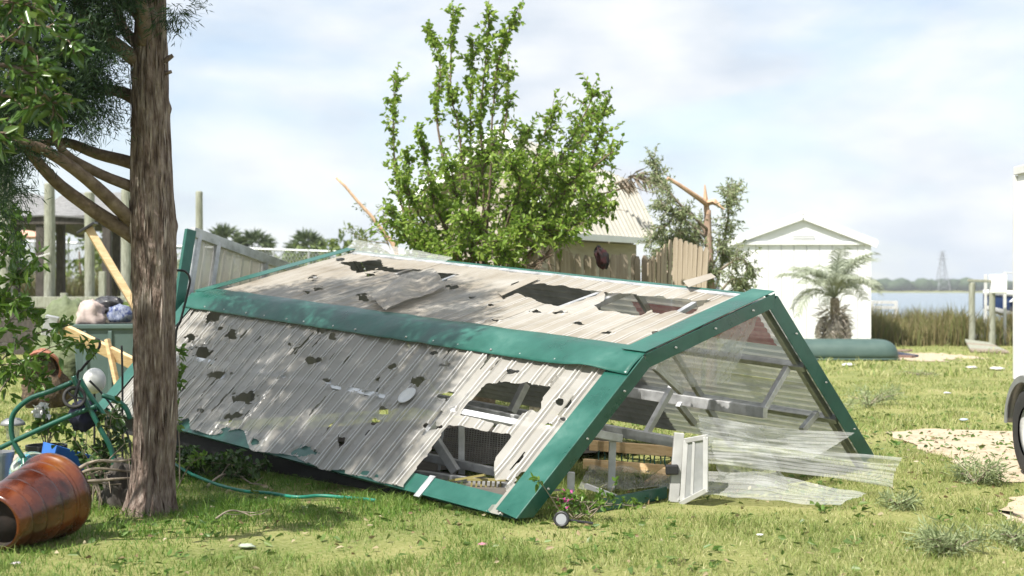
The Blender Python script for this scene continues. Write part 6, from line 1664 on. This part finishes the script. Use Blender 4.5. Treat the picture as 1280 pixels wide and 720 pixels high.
leafy(FPL, 'foliage', [[fp0 + Vector((rnd.uniform(-.1, .1), 0, 0)), fp0 + Vector((rnd.uniform(-.18, .2), rnd.uniform(-.1, .1), 0.10)), fp0 + Vector((rnd.uniform(-.3, .4), rnd.uniform(-.1, .1), rnd.uniform(0.08, 0.28)))] for _ in range(9)], m_shrub, 0.05, 0.025, 15, 0.08, 5, m_twig, r0=0.005, f0=0.1)
m_mag = leafmat('magenta_petal', [(0.25, 0.02, 0.12), (0.42, 0.05, 0.22)], translucent=0.2)
tag(leaf_mesh('flower', [Vector((fp0.x - 0.10 + rnd.gauss(0, 0.05), fp0.y - 0.05, 0.08 + abs(rnd.gauss(0, 0.05)))) for _ in range(12)], [rv3(1) for _ in range(12)], 0.025, 0.02, m_mag, FPL), kind='stuff')

# litter
for i, (x, y, s_, c, lab) in enumerate(((1184, 493, 0.05, (0.7, 0.7, 0.7), 'crumpled white paper scrap alone on the far lawn'), (1205, 527, 0.05, (0.45, 0.55, 0.66), 'pale blue plastic scrap beside the sand path'), (1215, 461, 0.10, (0.72, 0.70, 0.64), 'pale debris scrap near the pile before the ramp'),
        (1246, 463, 0.13, (0.72, 0.70, 0.66), 'white debris heap on the lawn before the ramp'), (1060, 458, 0.12, (0.68, 0.69, 0.68), 'flat white scrap on the grass before the canoe'), (604, 684, 0.028, (0.55, 0.20, 0.30), 'pink petal scrap on the lawn before the torn slope'), (950, 672, 0.022, (0.75, 0.75, 0.75), 'small round white scrap on the lawn before the white sash'),
        (308, 687, 0.05, (0.40, 0.45, 0.34), 'flat pale leaf scrap on the lawn before the juniper'), (1136, 628, 0.03, (0.75, 0.75, 0.74), 'white chip beside the small needle tuft'), (20, 708, 0.025, (0.55, 0.5, 0.52), 'pale pebble in the grass before the amber pot'))):
    g_ = GX(x, y)
    blob('litter_scrap', (g_.x, g_.y, s_ * 0.15 + 0.014), s_, s_ * 0.8, s_ * 0.25, mat('scrap', c, rough=0.7), lab, 'litter', i * 2.2, 0.45, 2.5, 14)
# fallen leaves
def litter(n_, d0, d1, cols, ls, name, label):
    xy = scatter(n_, d0, d1, -720, 720)
    P_ = np.array([(x, y, gz(x, y) + rnd.uniform(0.012, 0.045)) for x, y in xy]); D_ = nr.normal(size=(n_, 3)); D_[:, 2] *= 0.25
    o_ = leaf_mesh(name, P_, D_, nr.uniform(0.5, 1.3, n_) * ls, nr.uniform(0.5, 1.2, n_) * ls * 0.5, leafmat(name, cols, translucent=0.2), None, 0.3, 0.1)
    tag(o_, label, 'leaves', kind='stuff')
litter(1500, 6.8, 17, [(0.05, 0.10, 0.02), (0.09, 0.15, 0.03), (0.15, 0.20, 0.05)], 0.07, 'green_leaf_litter', 'torn green leaves strewn over the lawn')
litter(1000, 6.8, 15, [(0.12, 0.08, 0.04), (0.24, 0.17, 0.09), (0.36, 0.30, 0.18), (0.46, 0.42, 0.30)], 0.045, 'brown_leaf_litter', 'dry brown leaves strewn over the lawn')

# broad-leaved weeds in the lawn
xy = scatter(900, 6.8, 20, -720, 720); P_, D_ = [], []
for x, y in xy:
    if noise.noise(Vector((x * 0.7, y * 0.7, 20))) < 0.0: continue
    for k in range(rnd.randint(4, 8)):
        a = rnd.uniform(0, 6.283); P_.append((x + rnd.gauss(0, 0.03), y + rnd.gauss(0, 0.03), gz(x, y) + 0.01)); D_.append((math.cos(a), math.sin(a), rnd.uniform(0.2, 0.9)))
tag(leaf_mesh('lawn_weeds', P_, D_, nr.uniform(0.035, 0.085, len(P_)), nr.uniform(0.012, 0.03, len(P_)), leafmat('weed_leaf', [(0.05, 0.12, 0.02), (0.10, 0.19, 0.035), (0.17, 0.25, 0.06)], translucent=0.3)), 'small broad-leaved weeds among the lawn grass', 'weeds', kind='stuff')

# ------------------------------------------------------------------ river haze
m, t, new, lk = nodes('river_haze')
out = new('ShaderNodeOutputMaterial'); pv = new('ShaderNodeVolumePrincipled')
pv.inputs['Color'].default_value = (0.86, 0.90, 0.95, 1); pv.inputs['Density'].default_value = 0.00030; pv.inputs['Anisotropy'].default_value = 0.0
lk(pv.outputs['Volume'], out.inputs['Volume'])
hz = MB().box((0, 630, 14.5), (2560, 1380, 34)).build('haze', m)
tag(hz, kind='stuff')
